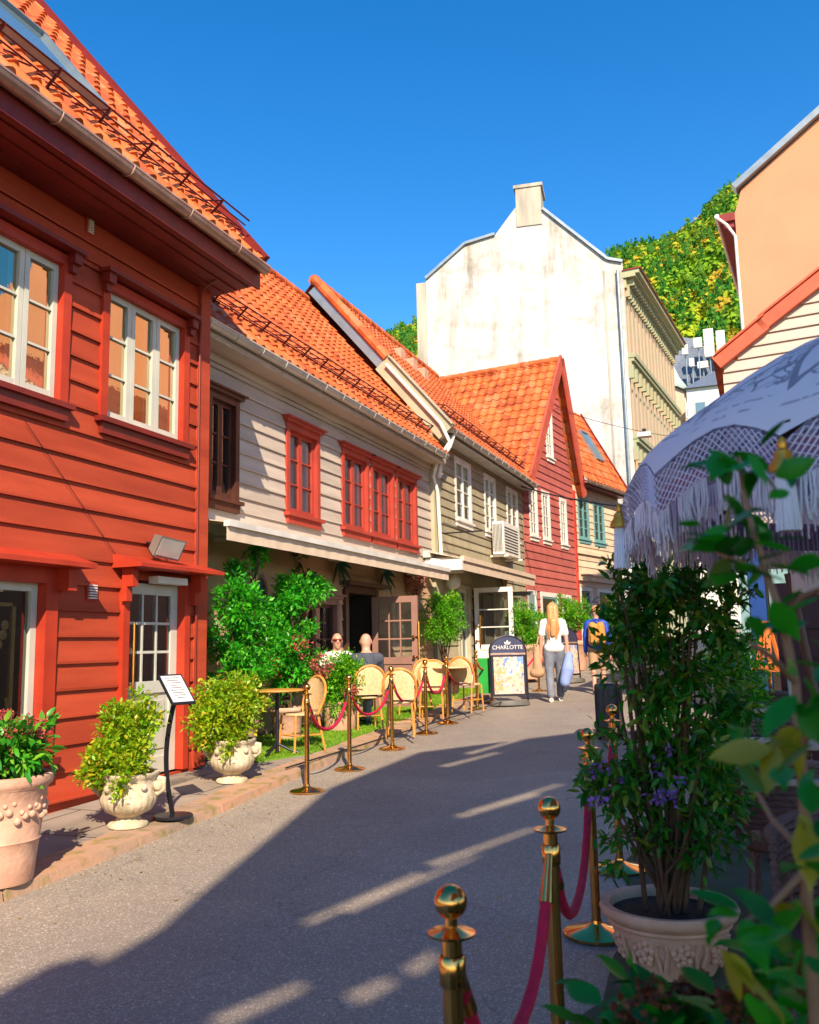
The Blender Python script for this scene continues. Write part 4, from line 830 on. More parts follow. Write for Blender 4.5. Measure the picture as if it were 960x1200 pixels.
# far houses and turret
c = at_depth(770, 462, 72); turr = thing('turret', 'pale green pointed turret roof rising behind the ornate cornice', 'tower', (c.x, c.y, 2))
mb = MB(); R6 = 2.0; tz = at_depth(764, 362, 72).z; bz = at_depth(790, 460, 72).z
cx, cy = at_depth(772, 450, 72).xy
mb.lathe([(1.9, 2), (1.9, bz)], (cx, cy, 0), 8); mb.build('wall', 'cream', turr)
mb = MB(); mb.lathe([(2.5, bz-.1), (2.5, bz+.15), (1.9, bz+1.1), (1.35, bz+2.6), (.75, bz+(tz-bz)*.62), (.28, tz-.9), (.02, tz)], (cx-.3, cy, 0), 8); mb.build('spire', pm('verdigris_sheet', (.42, .50, .44), .5, (.34, .42, .38), 1), turr)
mb = MB(); mb.ball((cx-.3, cy, tz+.05), .13, 8); mb.tube([(cx-.3, cy, tz), (cx-.3, cy, tz+.7)], .03, 5); mb.build('finial', 'zinc', turr)
c = at_depth(800, 470, 76); sh = thing('slate_house', 'white house with a blue-grey slate mansard roof behind the turret', 'house', (c.x, c.y, 2))
a = at_depth(775, 460, 76); b = at_depth(852, 450, 76); zt_ = at_depth(786, 385, 76).z; ze = at_depth(800, 460, 76).z
mb = MB(); mb.box((a.x, a.y, 2), (b.x, a.y+8, ze)); mb.build('wall', 'cream', sh)
for k_ in range(4):
    xw = a.x+.8+k_*1.5; w_ = MB().box((xw-.4, a.y-.06, ze-2.4), (xw+.4, a.y-.01, ze-.9)).build('window', 'white', sh); MB().box((xw-.3, a.y-.075, ze-2.28), (xw+.3, a.y-.065, ze-1.02)).build('pane', M['skyglass'], w_)
mb = MB(); mx = at_depth(786, 385, 76).x; mx2 = at_depth(815, 395, 76).x
mb.hexa([(a.x-.3, a.y-.3, ze), (b.x+.3, a.y-.3, ze), (b.x+.3, a.y+8.3, ze), (a.x-.3, a.y+8.3, ze), (mx, a.y+1.5, zt_), (mx2, a.y+1.5, zt_-.6), (mx2, a.y+6, zt_-.6), (mx, a.y+6, zt_)]); mb.build('roof', 'slate', sh)
mb = MB(); mb.box((a.x-.4, a.y-.45, ze-.25), (b.x+.4, a.y-.31, ze)); mb.build('eaves', 'terracotta', sh)
for (pu, pv, w_, h_) in ((803, 410, 6, 12), (818, 402, 9, 12), (831, 402, 9, 34), (845, 402, 8, 30), (811, 425, 5, 10), (824, 428, 12, 8)):
    a = at_depth(pu-w_/2, pv+h_/2, 74); b = at_depth(pu+w_/2, pv-h_/2, 74); a.y = b.y = min(a.y, b.y)
    t_ = thing('mobile_antenna', {803: 'slim white antenna, leftmost of the rooftop cluster', 818: 'small white box antenna high in the rooftop cluster', 831: 'tallest white panel antenna on the far rooftop', 845: 'white panel antenna standing right of the tallest one', 811: 'small white antenna low among the rooftop masts', 824: 'wide low white equipment box among the rooftop antennas'}[pu], 'antenna', (a.x, a.y, a.z), 'rooftop antennas')
    mb = MB(); mb.box((a.x, a.y-.15, a.z), (b.x, a.y+.15, b.z)); mb.build('panel', 'white', t_); mb = MB(); xm = (a.x+b.x)/2; mb.tube([(xm, a.y+.22, ze), (xm, a.y+.22, b.z-.1)], .06, 6); mb.bar((xm-.5, a.y+.2, a.z+.1), (xm+.5, a.y+.2, a.z+.1), .04, .04); mb.build('mast', 'zinc', t_)
c = at_depth(815, 470, 66); sm = thing('small_house', 'small white house with a peach-tinted eaves line, below the slate roof', 'house', (c.x, c.y, 1.5))
a = at_depth(806, 478, 66); b = at_depth(880, 478, 66); ze = at_depth(815, 455, 66).z; mb = MB(); mb.box((a.x, a.y, 1.5), (b.x, a.y+6, ze)); mb.build('wall', 'white', sm)
for k_ in range(3):
    xw = a.x+.9+k_*1.7; w_ = MB().box((xw-.45, a.y-.06, ze-2.6), (xw+.45, a.y-.01, ze-1.0)).build('window', 'grey_white', sm); MB().box((xw-.34, a.y-.075, ze-2.48), (xw+.34, a.y-.065, ze-1.12)).build('pane', M['skyglass'], w_)
mb = MB(); r_ = at_depth(845, 425, 66).z; mb.hexa([(a.x-.2, a.y-.3, ze), (b.x, a.y-.3, ze), (b.x, a.y+6, ze), (a.x-.2, a.y+6, ze), (a.x+2, a.y+2.5, r_), (b.x, a.y+2.5, r_), (b.x, a.y+3, r_), (a.x+2, a.y+3, r_)]); mb.build('roof', 'slate', sm)
# ================================================================== RIGHT SIDE
G1 = Frame(*at_y(842, 428, 14).xy, 97)
sid = thing('wooden_house', 'cream clapboard gable with a coral-red verge board, on the right', 'house', (G1.o[0]+2, 14, .5))
v0 = G1.hit(845, 428); v1 = G1.hit(895, 385); v2 = G1.hit(960, 333); sl_ = (v2[1]-v1[1])/(v2[0]-v1[0]); v3 = (v1[0]+3.2, v1[1]+3.2*sl_)
def lim5(z):
    zs = [0, v0[1]-.05, v1[1], v3[1]]; return float(np.interp(z, zs, [.06, .06+.0, v1[0], v3[0]])), float(np.interp(z, [v1[1], v3[1]], [2*v3[0]-v1[0], v3[0]]))
mat_s = pm('pale_pink_siding', (.62, .48, .40), .6, (.57, .44, .36), 2)
siding(G1, mat_s, sid, 0, 8, 2.9, v3[1], [], h=.17, lim=lim5); 
mb = MB(); mb.fb(G1, .06, 8, -8, -.03, .2, v0[1]-.1); mb.build('side_wall', mat_s, sid)
mb = MB()
for a, b in ((v0, v1), (v1, v3)): mb.bar(G1.p(a[0]-.05, .08, a[1]+.02), G1.p(b[0]+.03, .08, b[1]+.05), .10, .22, (0, 0, 1)); mb.bar(G1.p(a[0]-.05, .0, a[1]+.145), G1.p(b[0]+.03, .0, b[1]+.175), .34, .03, (0, 0, 1))
mb.build('verge_board', pm('coral_board', (.70, .13, .06), .5), sid)
mb = MB(); a = G1.p(v1[0]+.0, 0, v1[1]); b = G1.p(v3[0], 0, v3[1]); c_ = np.array([.0, 9., 0])
mb.add([G1.p(v0[0]-.1, .1, v0[1]+.1), G1.p(v3[0], .1, v3[1]+.1), tuple(np.array(G1.p(v3[0], .1, v3[1]+.1))+c_), tuple(np.array(G1.p(v0[0]-.1, .1, v0[1]+.1))+c_)], [(0, 1, 2, 3)]); mb.build('roof', 'tile', sid)
mb = MB(); a = G1.hit(868, 640); b = G1.hit(893, 760); c_ = G1.hit(885, 700)
mb.fb(G1, .06, G1.hit(878, 700)[0], .0, .04, .5, 2.9); mb.build('pilaster', 'paleteal', sid)
mb = MB(); mb.fb(G1, G1.hit(879, 700)[0], G1.hit(898, 700)[0], .0, .05, .5, 2.9); mb.build('shutter', 'bluepanel', sid)
mb = MB(); mb.fb(G1, G1.hit(899, 700)[0], 5, -.02, .02, .5, 2.9); mb.build('shopfront', 'dark', sid)
mb = MB(); mb.fb(G1, G1.hit(902, 700)[0], G1.hit(926, 700)[0], .03, .04, 1.9, 2.6); mb.build('transom_pane', 'paleteal', sid)
G2 = Frame(*at_y(873, 400, 22).xy, 94)
ora = thing('rendered_house', 'tall apricot plastered gable wall with a dark roof edge at upper right', 'building', (G2.o[0]+3, 22, .7))
o0 = G2.hit(866, 222); o2 = G2.hit(960, 137); so_ = (o2[1]-o0[1])/(o2[0]-o0[0]); rg = 6.0
mb = MB(); zl = G2.hit(873, 262)[1]
fr = [(0, 0), (0, zl+.3), (o0[0]+.06, zl+.9), (o0[0]+.06, o0[1]), (rg, o0[1]+so_*(rg-o0[0])), (2*rg, o0[1]), (2*rg, 0)]
f_ = [G2.p(u, 0, z) for u, z in fr]; b_ = [G2.p(u, -11, z) for u, z in fr]; k = len(fr); mb.add(f_+b_, [tuple(range(k))]+[(i, (i+1) % k, k+(i+1) % k, k+i) for i in range(k)]); mb.build('wall', 'orange', ora)
mb = MB(); mb.bar(G2.p(o0[0]-.1, .0, o0[1]+.02), G2.p(rg, .0, o0[1]+so_*(rg-o0[0])+.06), .4, .15); mb.build('verge', 'zinc', ora)
mb = MB(); mb.fb(G2, -.36, .0, -11, .02, zl+.15, zl+.35); mb.fb(G2, -.30, -.02, -11, -.05, zl-.0, zl+.15); mb.build('eaves', 'soffit', ora)
mb = MB(); mb.tube([G2.p(-.42, -.1, zl+.38), G2.p(-.42, -11, zl+.38)], .06, 8); mb.tube([G2.p(-.42, -.0, zl+.3), G2.p(-.2, .04, zl+.05), G2.p(-.02, .08, zl-.3), G2.p(.0, .08, 1)], .035, 8); mb.build('gutter', 'white', ora)
q = at_y(940, 700, 9.5); GR = Frame(q.x-.25, q.y, 92)
res = thing('restaurant_front', 'dark maroon boarded café front beyond the wicker tables', 'building', (q.x, q.y, .3))
mb = MB(); mb.fb(GR, .0, 6, -2, .0, .1, 2.15); mb.build('wall', 'maroon', res); mb = MB()
for i in range(6): mb.fb(GR, .02, 6, .0, .02, .3+i*.28, .31+i*.28)
mb.build('board_joint', 'dark', res)
# ================================================================== UNSEEN SLAB ADDED BEHIND THE CAMERA TO SHADE THE LANE
SH = 9.8
def up_sun(x, y): t = (SH-gz(0, y))/1.5; return (x+t, y-1.7*t)
outl = [(-3.0, -8), (-3.31, 3.2), (-3.33, 3.62), (-3.22, 3.80), (-3.10, 3.72), (-3.12, 4.2), (-3.25, 4.7), (-4.01, 8.0), (-3.95, 10.3), (-2.3, 12.45), (.5, 13.0), (7, 13.0), (7, -8)]
def strip_q(a, b, w):
    a = Vector(at_ground(*a)); b = Vector(at_ground(*b)); d = (b-a).normalized(); s = Vector((d.y, -d.x, 0))*w/2
    return [(a-s).xy, (b-s*.7).xy, (b+s*.7).xy, (a+s).xy]
slits = [strip_q((250, 1203), (358, 1156), .12), strip_q((412, 1174), (462, 1150), .12), strip_q((480, 1143), (512, 1118), .09), strip_q((357, 1084), (495, 1024), .085), strip_q((505, 1015), (628, 971), .10), strip_q((405, 1070), (560, 1003), .075),
         strip_q((537, 958), (632, 931), .11), strip_q((555, 951), (660, 919), .09), strip_q((519, 899), (585, 882), .13), strip_q((548, 884), (628, 862), .13), strip_q((574, 867), (604, 860), .12)]  # slots shaped to drop sun streaks onto the shaded road
vv = []; ee = []
for poly_ in [[up_sun(*q) for q in outl]]+[[up_sun(*q) for q in s] for s in slits]:
    k = len(vv); vv += [Vector(q) for q in poly_]; ee += [(k+i, k+(i+1) % len(poly_)) for i in range(len(poly_))]
vo_, eo, fo, *_r = delaunay_2d_cdt(vv, ee, [], 1, 1e-5)
def inside(p, poly):
    c = False; n = len(poly)
    for i in range(n):
        a, b = poly[i], poly[(i+1) % n]
        if (a[1] > p[1]) != (b[1] > p[1]) and p[0] < (b[0]-a[0])*(p[1]-a[1])/(b[1]-a[1])+a[0]: c = not c
    return c
sp_ = [[up_sun(*q) for q in s] for s in slits]
can = thing('shadow_caster', 'added unseen slab on posts behind the viewpoint, slit to shape the lane shadow', 'canopy', (6, -5, 0))  # invented blocker, out of view, outlined to cast the lane shadow
mb = MB(); mb.v = [(p.x, p.y, SH) for p in vo_]
for f in fo:
    c = sum((vo_[i] for i in f), Vector((0, 0)))/len(f)
    if not any(inside(c, q) for q in sp_): mb.f.append(tuple(f))
k = len(mb.v); mb.v += [(x, y, SH+.03) for x, y, z in mb.v]; mb.f += [tuple(reversed([k+i for i in f])) for f in mb.f]
mb.build('shadow_slab', 'brownwall', can)
mb = MB()
for x, y in ((7.5, -12), (12, -12), (12, -2), (12, 1)): mb.box((x-.15, y-.15, -.5), (x+.15, y+.15, SH-.01))
mb.build('caster_posts', 'brownwall', can)
# ================================================================== STANCHIONS AND ROPES
def make_stanchion():
    t = thing('rope_stanchion', 'proto', 'stanchion', (0, 0, 0), 'brass rope stanchions'); LABELS.discard('proto')
    MB().lathe([(.001, 0), (.165, 0), (.168, .012), (.155, .02), (.06, .038), (.028, .055), (.026, .07)], n=32).build('base', 'brass', t, True)
    MB().lathe([(.023, .06), (.023, .90)], n=20).build('pole', 'brass', t, True)
    MB().lathe([(.026, .80), (.030, .805), (.030, .86), (.026, .865)], n=20).build('collar', 'brass', t, True)
    MB().lathe([(.001, .90), (.028, .90), (.052, .908), (.054, .914), (.03, .918), (.014, .925), (.014, .945), (.02, .948)], n=28).build('disc', 'brass', t, True)
    b = MB(); b.ball((0, 0, .978), .037, 28); b.build('ball', 'brass', t, True, 180)
    return t
st = make_stanchion(); used = [False]
Lp = [at_ground(*q) for q in ((360, 928), (410, 902), (460, 878), (500, 860), (525, 848), (559.6, 831), (577, 823))]
Rp = [Vector((-.70, 2.0, 0)), Vector((-.70, 3.0, 0)), at_ground(700, 1096), at_ground(727, 1020)]
for p in Rp: p.z = gz(0, p.y)+.004
ll = ['nearest brass stanchion of the left row, beside the end of the green turf', 'second brass stanchion of the left row, in front of the lime-leaved bush', 'third brass stanchion of the left row, before the seated man in grey', 'fourth brass stanchion of the left row, in front of the open café door', 'fifth brass stanchion of the left row, by the first empty rattan chair', 'sixth brass stanchion of the left row, beside the farthest rattan chair', 'last brass stanchion of the left row, touching the arched advertising board']
for p, l in zip(Lp, ll): place(st, used, p, R_.uniform(0, 3), l)
for p, l in zip(Rp, ['closest brass stanchion at the bottom edge, only its top in view', 'brass stanchion in the right foreground with thick rope hanging on both sides', 'brass stanchion standing left of the large planted terracotta bowl', 'brass stanchion half hidden behind the tall dark shrub']): place(st, used, p, R_.uniform(0, 3), l)
fp_ = at_ground(632, 810); place(st, used, fp_, 0, 'far brass stanchion behind the arched board, near the walking woman')
def rope(a, b, label, sag=.30, r=.017, pa=.0):
    a = Vector(a)+Vector((0, 0, .84)); b = Vector(b)+Vector((0, 0, .84)); d = (b-a).normalized(); a = a+d*.03; b = b-d*.03
    t = thing('velvet_rope', label, 'rope', tuple((a+b)/2-Vector((0, 0, .6))), 'crimson barrier ropes')
    n = 26; pts = []
    for i in range(n+1):
        f = i/n; q = a.lerp(b, f); w = (2*f-1); q.z -= sag*(1-w**2*(.55+.45*w*w)); pts.append(q)
    MB().tube(pts[1:-1], [r*(1+.05*math.sin(i*2.4)) for i in range(len(pts)-2)], 10).build('cord', 'rope', t, True)
    for e, f in ((0, 2), (-1, -3)): MB().tube([pts[e], pts[f]], [.012, r*1.25], 10).build('end_fitting', 'brass', t, True)
nm = ['first', 'second', 'third', 'fourth', 'fifth', 'sixth']
for i in range(6): rope(Lp[i], Lp[i+1], f'{nm[i]} crimson rope of the left row, counted from the nearest stanchion', .33 if i < 5 else .2)
rope(Vector((Lp[0].x-.6, Lp[0].y-.55, Lp[0].z)) if 0 else Lp[6], fp_, 'slack crimson rope running behind the arched advertising board', .35)
rope(Rp[0], Rp[1], 'crimson rope between the two closest brass stanchions at the bottom', .34, .018)
rope(Rp[1], Rp[2], 'crimson rope from the foreground stanchion back to the one by the shrub', .40, .018)
rope(Rp[2], Rp[3], 'crimson rope partly hidden in the dark shrub on the right', .22, .018)
# turf
mb = MB(); xs = []
ys = np.arange(8.9, 18.6, .3)
def tedge(y): return float(np.interp(y, [8.9, 9.6, 12, 15, 18.6], [-5.35, -5.02, -5.14, -5.32, -5.55]))
for y in ys: mb.v += [(-6.44, y, gz(0, y)+.082), (tedge(y), y, gz(0, y)+.082), (tedge(y), y, gz(0, y)+.066)]
mb.f = [(3*i+a, 3*i+a+1, 3*i+a+4, 3*i+a+3) for i in range(len(ys)-1) for a in (0, 1)]
o = mb.build('turf_mat', 'turf'); tag(o, 'bright green artificial turf mat under the café chairs', 'turf mat')
n = 26000; y = NR.uniform(8.9, 18.2, n); x = np.array([NR.uniform(-6.4, tedge(q)) for q in y]); z = SL*y+.080
o = leaf_mesh('turf_blades', np.stack([x, y, z], 1), .035, leafm('turf_fibre', [(.13, .30, .01), (.25, .42, .015)], .3), None, np.tile([0, 0, 2.], (n, 1)), .2)
tag(o, 'short yellow-green fibres of the turf mat beneath the rattan chairs', 'turf', kind='stuff')
# ================================================================== POTS
def urn_proto():
    t = thing('urn_planter', 'proto', 'planter', (0, 0, 0), 'pale stone urns with lime shrubs'); LABELS.discard('proto')
    flute = lambda a, z: 1+(.03*math.cos(a*22) if .10 < z < .24 else 0)+(.02*math.cos(a*9+z*40) if .24 < z < .36 else 0)
    MB().lathe([(.001, 0), (.15, 0), (.155, .02), (.14, .035), (.10, .05), (.085, .075), (.11, .09), (.17, .12), (.205, .17), (.215, .22), (.205, .26), (.20, .33), (.21, .37), (.235, .39), (.235, .41), (.205, .41), (.20, .36)], n=66, fn=flute).build('urn', 'urnstone', t, True, 60)
    for s in (-1, 1):
        m_ = MB(); m_.tube([(s*.20, .02, .36), (s*.27, .02, .35), (s*.275, 0, .28), (s*.22, 0, .24)], .022, 8); m_.ball((s*.235, .0, .30), .045, 10); m_.build('handle', 'urnstone', t, True, 60)
    g = MB()
    for i in range(9): a = i*2*PI/9; g.ball((.212*math.cos(a), .212*math.sin(a), .315+.02*math.sin(i*2)), .028, 8)
    g.build('garland', 'urnstone', t, True, 60)
    MB().lathe([(.001, .385), (.2, .385)], n=24).build('soil', 'soil', t); return t
def stems(parent, base, tops, r=.008, mat='bark', name='stems'):
    mb = MB()
    for t in tops:
        b = Vector(base)+Vector((R_.uniform(-.05, .05), R_.uniform(-.05, .05), 0)); t = Vector(t); m_ = b.lerp(t, .5)+Vector((R_.uniform(-.05, .05), R_.uniform(-.05, .05), .03)); mb.tube([b, m_, t], [r, r*.8, r*.3], 6)
    return mb.build(name, mat, parent)
ur = urn_proto(); uu = [False]
U1 = at_ground(150, 968, .07); U2 = at_ground(272, 916, .07)
def bush(parent, c, r, ncl, nper, rc, size, mat, name='foliage', **k):
    P, O = clumps(c, r, ncl, nper, rc, **k); return leaf_mesh(name, P, size, mat, parent, O)
for U, lab, c, r in ((U1, 'stone urn with a cone-shaped lime shrub before the glazed red-house door', (.0, 0, .72), (.20, .20, .30)), (U2, 'stone urn with a wide round lime shrub beside the red corner board', (.0, 0, .76), (.34, .34, .30))):
    o = ur if not uu[0] else copy_tree(ur); uu[0] = True; o.location = U; o.rotation_euler = (0, 0, rad(20)); o['label'] = lab
    W0 = Vector(U); wide = r[0] > .3
    c_ = tuple(W0+Vector(c))
    P, O = clumps(c_, r, 80, 52, .10, shell=.3)
    if not wide: Pa, Oa = clumps(tuple(W0+Vector((-.08, -.1, .50))), (.30, .25, .14), 44, 52, .09, shell=.4); P = np.concatenate([P, Pa]); O = np.concatenate([O, Oa]); Pa, Oa = clumps(tuple(W0+Vector((.12, -.22, .36))), (.06, .06, .14), 8, 30, .07); P = np.concatenate([P, Pa]); O = np.concatenate([O, Oa])
    else: Pa, Oa = clumps(tuple(W0+Vector((-.16, -.12, .60))), (.26, .26, .20), 44, 52, .09, shell=.4); P = np.concatenate([P, Pa]); O = np.concatenate([O, Oa])
    f = leaf_mesh('foliage', P, .046, 'lime', None, O, .55)
    inv = Matrix.Rotation(-rad(20), 4, 'Z') @ Matrix.Translation(-W0); f.data.transform(inv); f.parent = o
    s_ = stems(None, W0+Vector((0, 0, .38)), [Vector(c_)+Vector((R_.uniform(-1, 1)*r[0]*.8, R_.uniform(-1, 1)*r[1]*.8, R_.uniform(-.3, .8)*r[2])) for _ in range(14)]); s_.data.transform(inv); s_.parent = o
# big terracotta pot at the left edge
p0 = at_ground(0, 1034, .07); p0.x -= .04; tp = thing('terracotta_pot', 'tall pale terracotta pot with pink-budded evergreen at the left edge', 'potted plant', p0)
mb = MB(); mb.lathe([(.001, 0), (.215, 0), (.222, .02), (.235, .15), (.247, .24), (.258, .255), (.250, .27), (.275, .45), (.292, .57), (.312, .585), (.322, .61), (.318, .64), (.30, .65), (.275, .645), (.27, .58)], p0, 48); mb.build('pot', 'terracotta', tp, True, 50)
g = MB()
for i in range(34):
    a = i*2*PI/34; z = .42+.035*math.sin(i*1.9); r = .272; g.ball((p0.x+r*math.cos(a), p0.y+r*math.sin(a), p0.z+z), .030, 10, (.8, .8, .8))
    g.ball((p0.x+(r+.002)*math.cos(a+.1), p0.y+(r+.002)*math.sin(a+.1), p0.z+z+.05), .017, 8)
g.build('swag_relief', 'terracotta', tp, True, 60)
MB().lathe([(.001, .60), (.275, .60)], p0, 24).build('soil', 'soil', tp)
P, O = clumps(tuple(p0+Vector((.0, 0, .80))), (.33, .33, .16), 60, 22, .11, shell=.3); leaf_mesh('foliage', P, .085, leafm('skimmia_leaves', [(.01, .12, .008), (.03, .25, .012), (.10, .36, .02), (.2, .40, .03)], .25), tp, O, .42, six=True)
P, O = clumps(tuple(p0+Vector((.0, 0, .88))), (.30, .30, .14), 26, 60, .045, shell=.8); leaf_mesh('flower_buds', P, .016, 'pinkflower', tp, O, .8)
stems(tp, p0+Vector((0, 0, .58)), [p0+Vector((R_.uniform(-.25, .25), R_.uniform(-.25, .25), R_.uniform(.7, .9))) for _ in range(16)], .007)
def pot(t, c, r, h, mat='terracotta', taper=.78, rim=.03, n=36):
    MB().lathe([(.001, 0), (r*taper, 0), (r*(taper+.04), h*.1), (r*.95, h*.82), (r*1.0, h*.84), (r*1.06, h*.88), (r*1.06, h*.97), (r*1.0, h), (r*.9, h*.99), (r*.88, h*.85)], c, n).build('pot', mat, t, True, 50)
    MB().lathe([(.001, h*.88), (r*.9, h*.88)], c, 20).build('soil', 'soil', t)
# laurels along the beige house
def shrub(name, label, c, h, parts_, mat, pr=.22, ph=.4, size=.07, group=None, potmat='terracotta', flowers=None):
    c = Vector((c[0], c[1], gzp(*c)+.01)); t = thing(name, label, 'potted plant', c, group); pot(t, c, pr, ph, potmat); Ps = []; Os = []; tops = []
    for (dx, dy, dz, rx, ry, rz, ncl) in parts_:
        q = c+Vector((dx, dy, dz)); P, O = clumps(tuple(q), (rx, ry, rz), int(ncl*1.2), 46, .12, shell=.2); Ps.append(P); Os.append(O); tops += [q+Vector((R_.uniform(-.7, .7)*rx, R_.uniform(-.7, .7)*ry, R_.uniform(-.5, .9)*rz)) for _ in range(6)]
    leaf_mesh('foliage', np.concatenate(Ps), size, mat, t, np.concatenate(Os), .45); stems(t, c+Vector((0, 0, ph*.8)), tops, .012)
    if flowers:
        for (dx, dy, dz, rr, nn) in flowers[1]:
            P, O = clumps(tuple(c+Vector((dx, dy, dz))), (rr, rr, rr), 10, nn, .06); fo_ = leaf_mesh('flowers', P, .035, flowers[0], t, O, .7)
    return t
sh1 = shrub('laurel_shrub', 'tall glossy green laurel with an upright sprig, right beside the red corner', (-5.92, 9.45), 2.4, [(0, 0, 1.15, .42, .50, .80, 95), (.05, -.1, 1.75, .30, .4, .35, 36), (-.1, .05, 2.12, .12, .13, .16, 8), (.0, .42, 2.42, .13, .13, .15, 9)], 'lgreen', flowers=('brownflower', [(.3, .3, 1.0, .12, 16)]))
tq = at_ground(250, 800)
mb = MB(); mb.tube([(-5.9, 9.6, 1.9), (-5.92, 9.83, 2.35), (-5.92, 9.87, 2.62)], .010, 6); mb.build('shoot', 'lgreen', sh1)
shrub('laurel_shrub', 'wide glossy green laurel in the middle of the café front, with rusty blooms', (-6.0, 10.75), 2.4, [(0, 0, 1.2, .38, .55, .70, 95), (.05, .0, 1.85, .32, .50, .30, 38), (.0, .75, 2.05, .2, .40, .15, 20)], 'lgreen', flowers=('pinkflower', [(.38, .25, .95, .15, 16), (.3, -.2, 1.2, .14, 14)]))
pm_ = at_ground(399, 856, .07); shrub('round_shrub', 'lime-green round bush in a pale pink pot behind the second stanchion', (pm_.x, pm_.y), 1.1, [(.05, 0, .70, .45, .46, .34, 130), (.08, .2, .80, .34, .34, .22, 40), (-.05, -.15, .48, .38, .38, .2, 40)], 'bright', .27, .40, .055, flowers=('pinkflower', [(.3, -.3, .55, .1, 18), (-.05, -.42, .8, .1, 18)]))
shrub('topiary_bush', 'rounded light green bush in a wooden tub by the white shop door', (-5.95, 17.0), 1.8, [(0, 0, 1.40, .50, .60, .48, 120), (.0, .1, 1.75, .35, .45, .28, 40)], 'bright', .33, .62, .055, potmat='bark')
g_ = 'planters along the far lane'
shrub('planter_bush', 'far bright green bush left of the walking woman, in a pink planter', (-5.3, 21.0), 1.8, [(0, 0, 1.35, .5, .75, .48, 100), (.2, -.2, .9, .3, .3, .2, 22)], 'bright', .42, .8, .06, g_, flowers=('pinkflower', [(.3, -.2, 1.0, .25, 22)]))
shrub('planter_bush', 'far bright green bush between the woman and the blue-jacketed walker', (-5.0, 25.0), 1.8, [(0, 0, 1.55, .6, .9, .55, 100)], 'bright', .45, .8, .065, g_)
shrub('planter_bush', 'farthest green bush at the foot of the cream house', (-4.4, 30.0), 1.8, [(0, 0, 1.5, .6, 1.0, .55, 80)], 'bright', .45, .8, .065, g_)
# ================================================================== CHAIRS, TABLES
def make_chair():
    t = thing('rattan_chair', 'proto', 'chair', (0, 0, 0), 'rattan bistro chairs on the turf'); LABELS.discard('proto')
    c = 'bamboo'; s = MB(); K = 20
    s.lathe([(.001, .44), (.19, .44), (.215, .45), (.215, .47), (.19, .475), (.001, .47)], n=24); s.build('seat', 'rattan', t, True)
    for sx in (-1, 1):
        MB().tube([(sx*.17, .17, .45), (sx*.19, .20, .0)], .015, 8).build('leg', c, t, True)
        MB().tube([(sx*.16, -.16, .45), (sx*.19, -.25, .0)], .015, 8).build('leg', c, t, True)
    MB().tube([(-.17, .17, .2), (.17, .17, .2), (.17, -.19, .2), (-.17, -.19, .2), (-.17, .17, .2)], .009, 6).build('stretcher', c, t)
    pts = [(-.19, -.14, .45), (-.235, -.20, .62)]+[(.225*math.cos(PI-PI*i/12), -.235-.03*math.sin(PI*i/12), .72+.20*math.sin(PI*i/12)) for i in range(13)]+[(.235, -.20, .62), (.19, -.14, .45)]
    MB().tube(pts, .018, 8).build('back_frame', c, t, True)
    vs = []; 
    for j in range(9):
        z = .50+.40*j/8; hw = .20 if z < .72 else .21*math.sqrt(max(0.02, 1-((z-.72)/.20)**2))
        for i in range(9): u = -1+2*i/8; vs.append((u*hw, -.20-.035*(z-.5)/.4-.03*(1-u*u), z))
    b = MB(); b.add(vs, [(j*9+i, j*9+i+1, (j+1)*9+i+1, (j+1)*9+i) for j in range(8) for i in range(8)])
    b.add([(x, y-.012, z) for x, y, z in vs], [(j*9+i, (j+1)*9+i, (j+1)*9+i+1, j*9+i+1) for j in range(8) for i in range(8)]); b.build('backrest', 'rattan', t, True)
    return t
ch = make_chair(); cu_ = [False]
def seat_at(px, py, rz, label):
    p = at_ground(px, py, .085); return place(ch, cu_, p, rz, label, .94), p
seat_at(352, 880, rad(150), 'rattan chair with a tall rounded back behind the nearest left stanchion')
m1 = Vector((-6.16, 12.6, gz(0, 12.6)+.085)); m2 = Vector((-5.28, 11.75, gz(0, 11.75)+.085))
place(ch, cu_, m1+Vector((0, .03, 0)), rad(205), 'rattan chair under the man in white, mostly hidden by the lime bush', .95)
place(ch, cu_, m2+Vector((0, -.03, 0)), rad(38), 'rattan chair carrying the bald man in the dark shirt', .95)
seat_at(470, 862, rad(20), 'empty rattan chair just right of the seated dark-shirted man')
seat_at(507, 842, rad(-165), 'empty rattan chair with arched back beside the café door')
seat_at(549, 834, rad(-10), 'empty rattan chair farthest along, in front of the wooden tub')
seat_at(487, 838, rad(60), 'rattan chair half hidden behind the swung-out café door')
def cafe_table(p, label, top='bamboo', r=.30):
    t = thing('cafe_table', label, 'table', p, 'café tables on the turf'); p = Vector(p)
    MB().lathe([(.001, .715), (r, .715), (r+.01, .725), (r, .74), (.001, .74)], p, 32).build('tabletop', top, t, True)
    MB().tube([p+Vector((0, 0, .03)), p+Vector((0, 0, .715))], .022, 10).build('column', 'darkmetal', t, True)
    for i in range(3): a = i*2*PI/3+.5; MB().tube([p+Vector((0, 0, .12)), p+Vector((.14*math.cos(a), .14*math.sin(a), .05)), p+Vector((.25*math.cos(a), .25*math.sin(a), .012))], .016, 8).build('foot', 'darkmetal', t, True)
cafe_table(at_ground(325, 884, .085), 'small round table on a black pedestal beside the nearest rattan chair')
cafe_table(Vector((-5.72, 12.2, gz(0, 12.2)+.085)), 'round café table between the two seated men', 'bamboo')
cafe_table(at_ground(528, 838, .085), 'round café table between the two farthest rattan chairs', 'rattan')
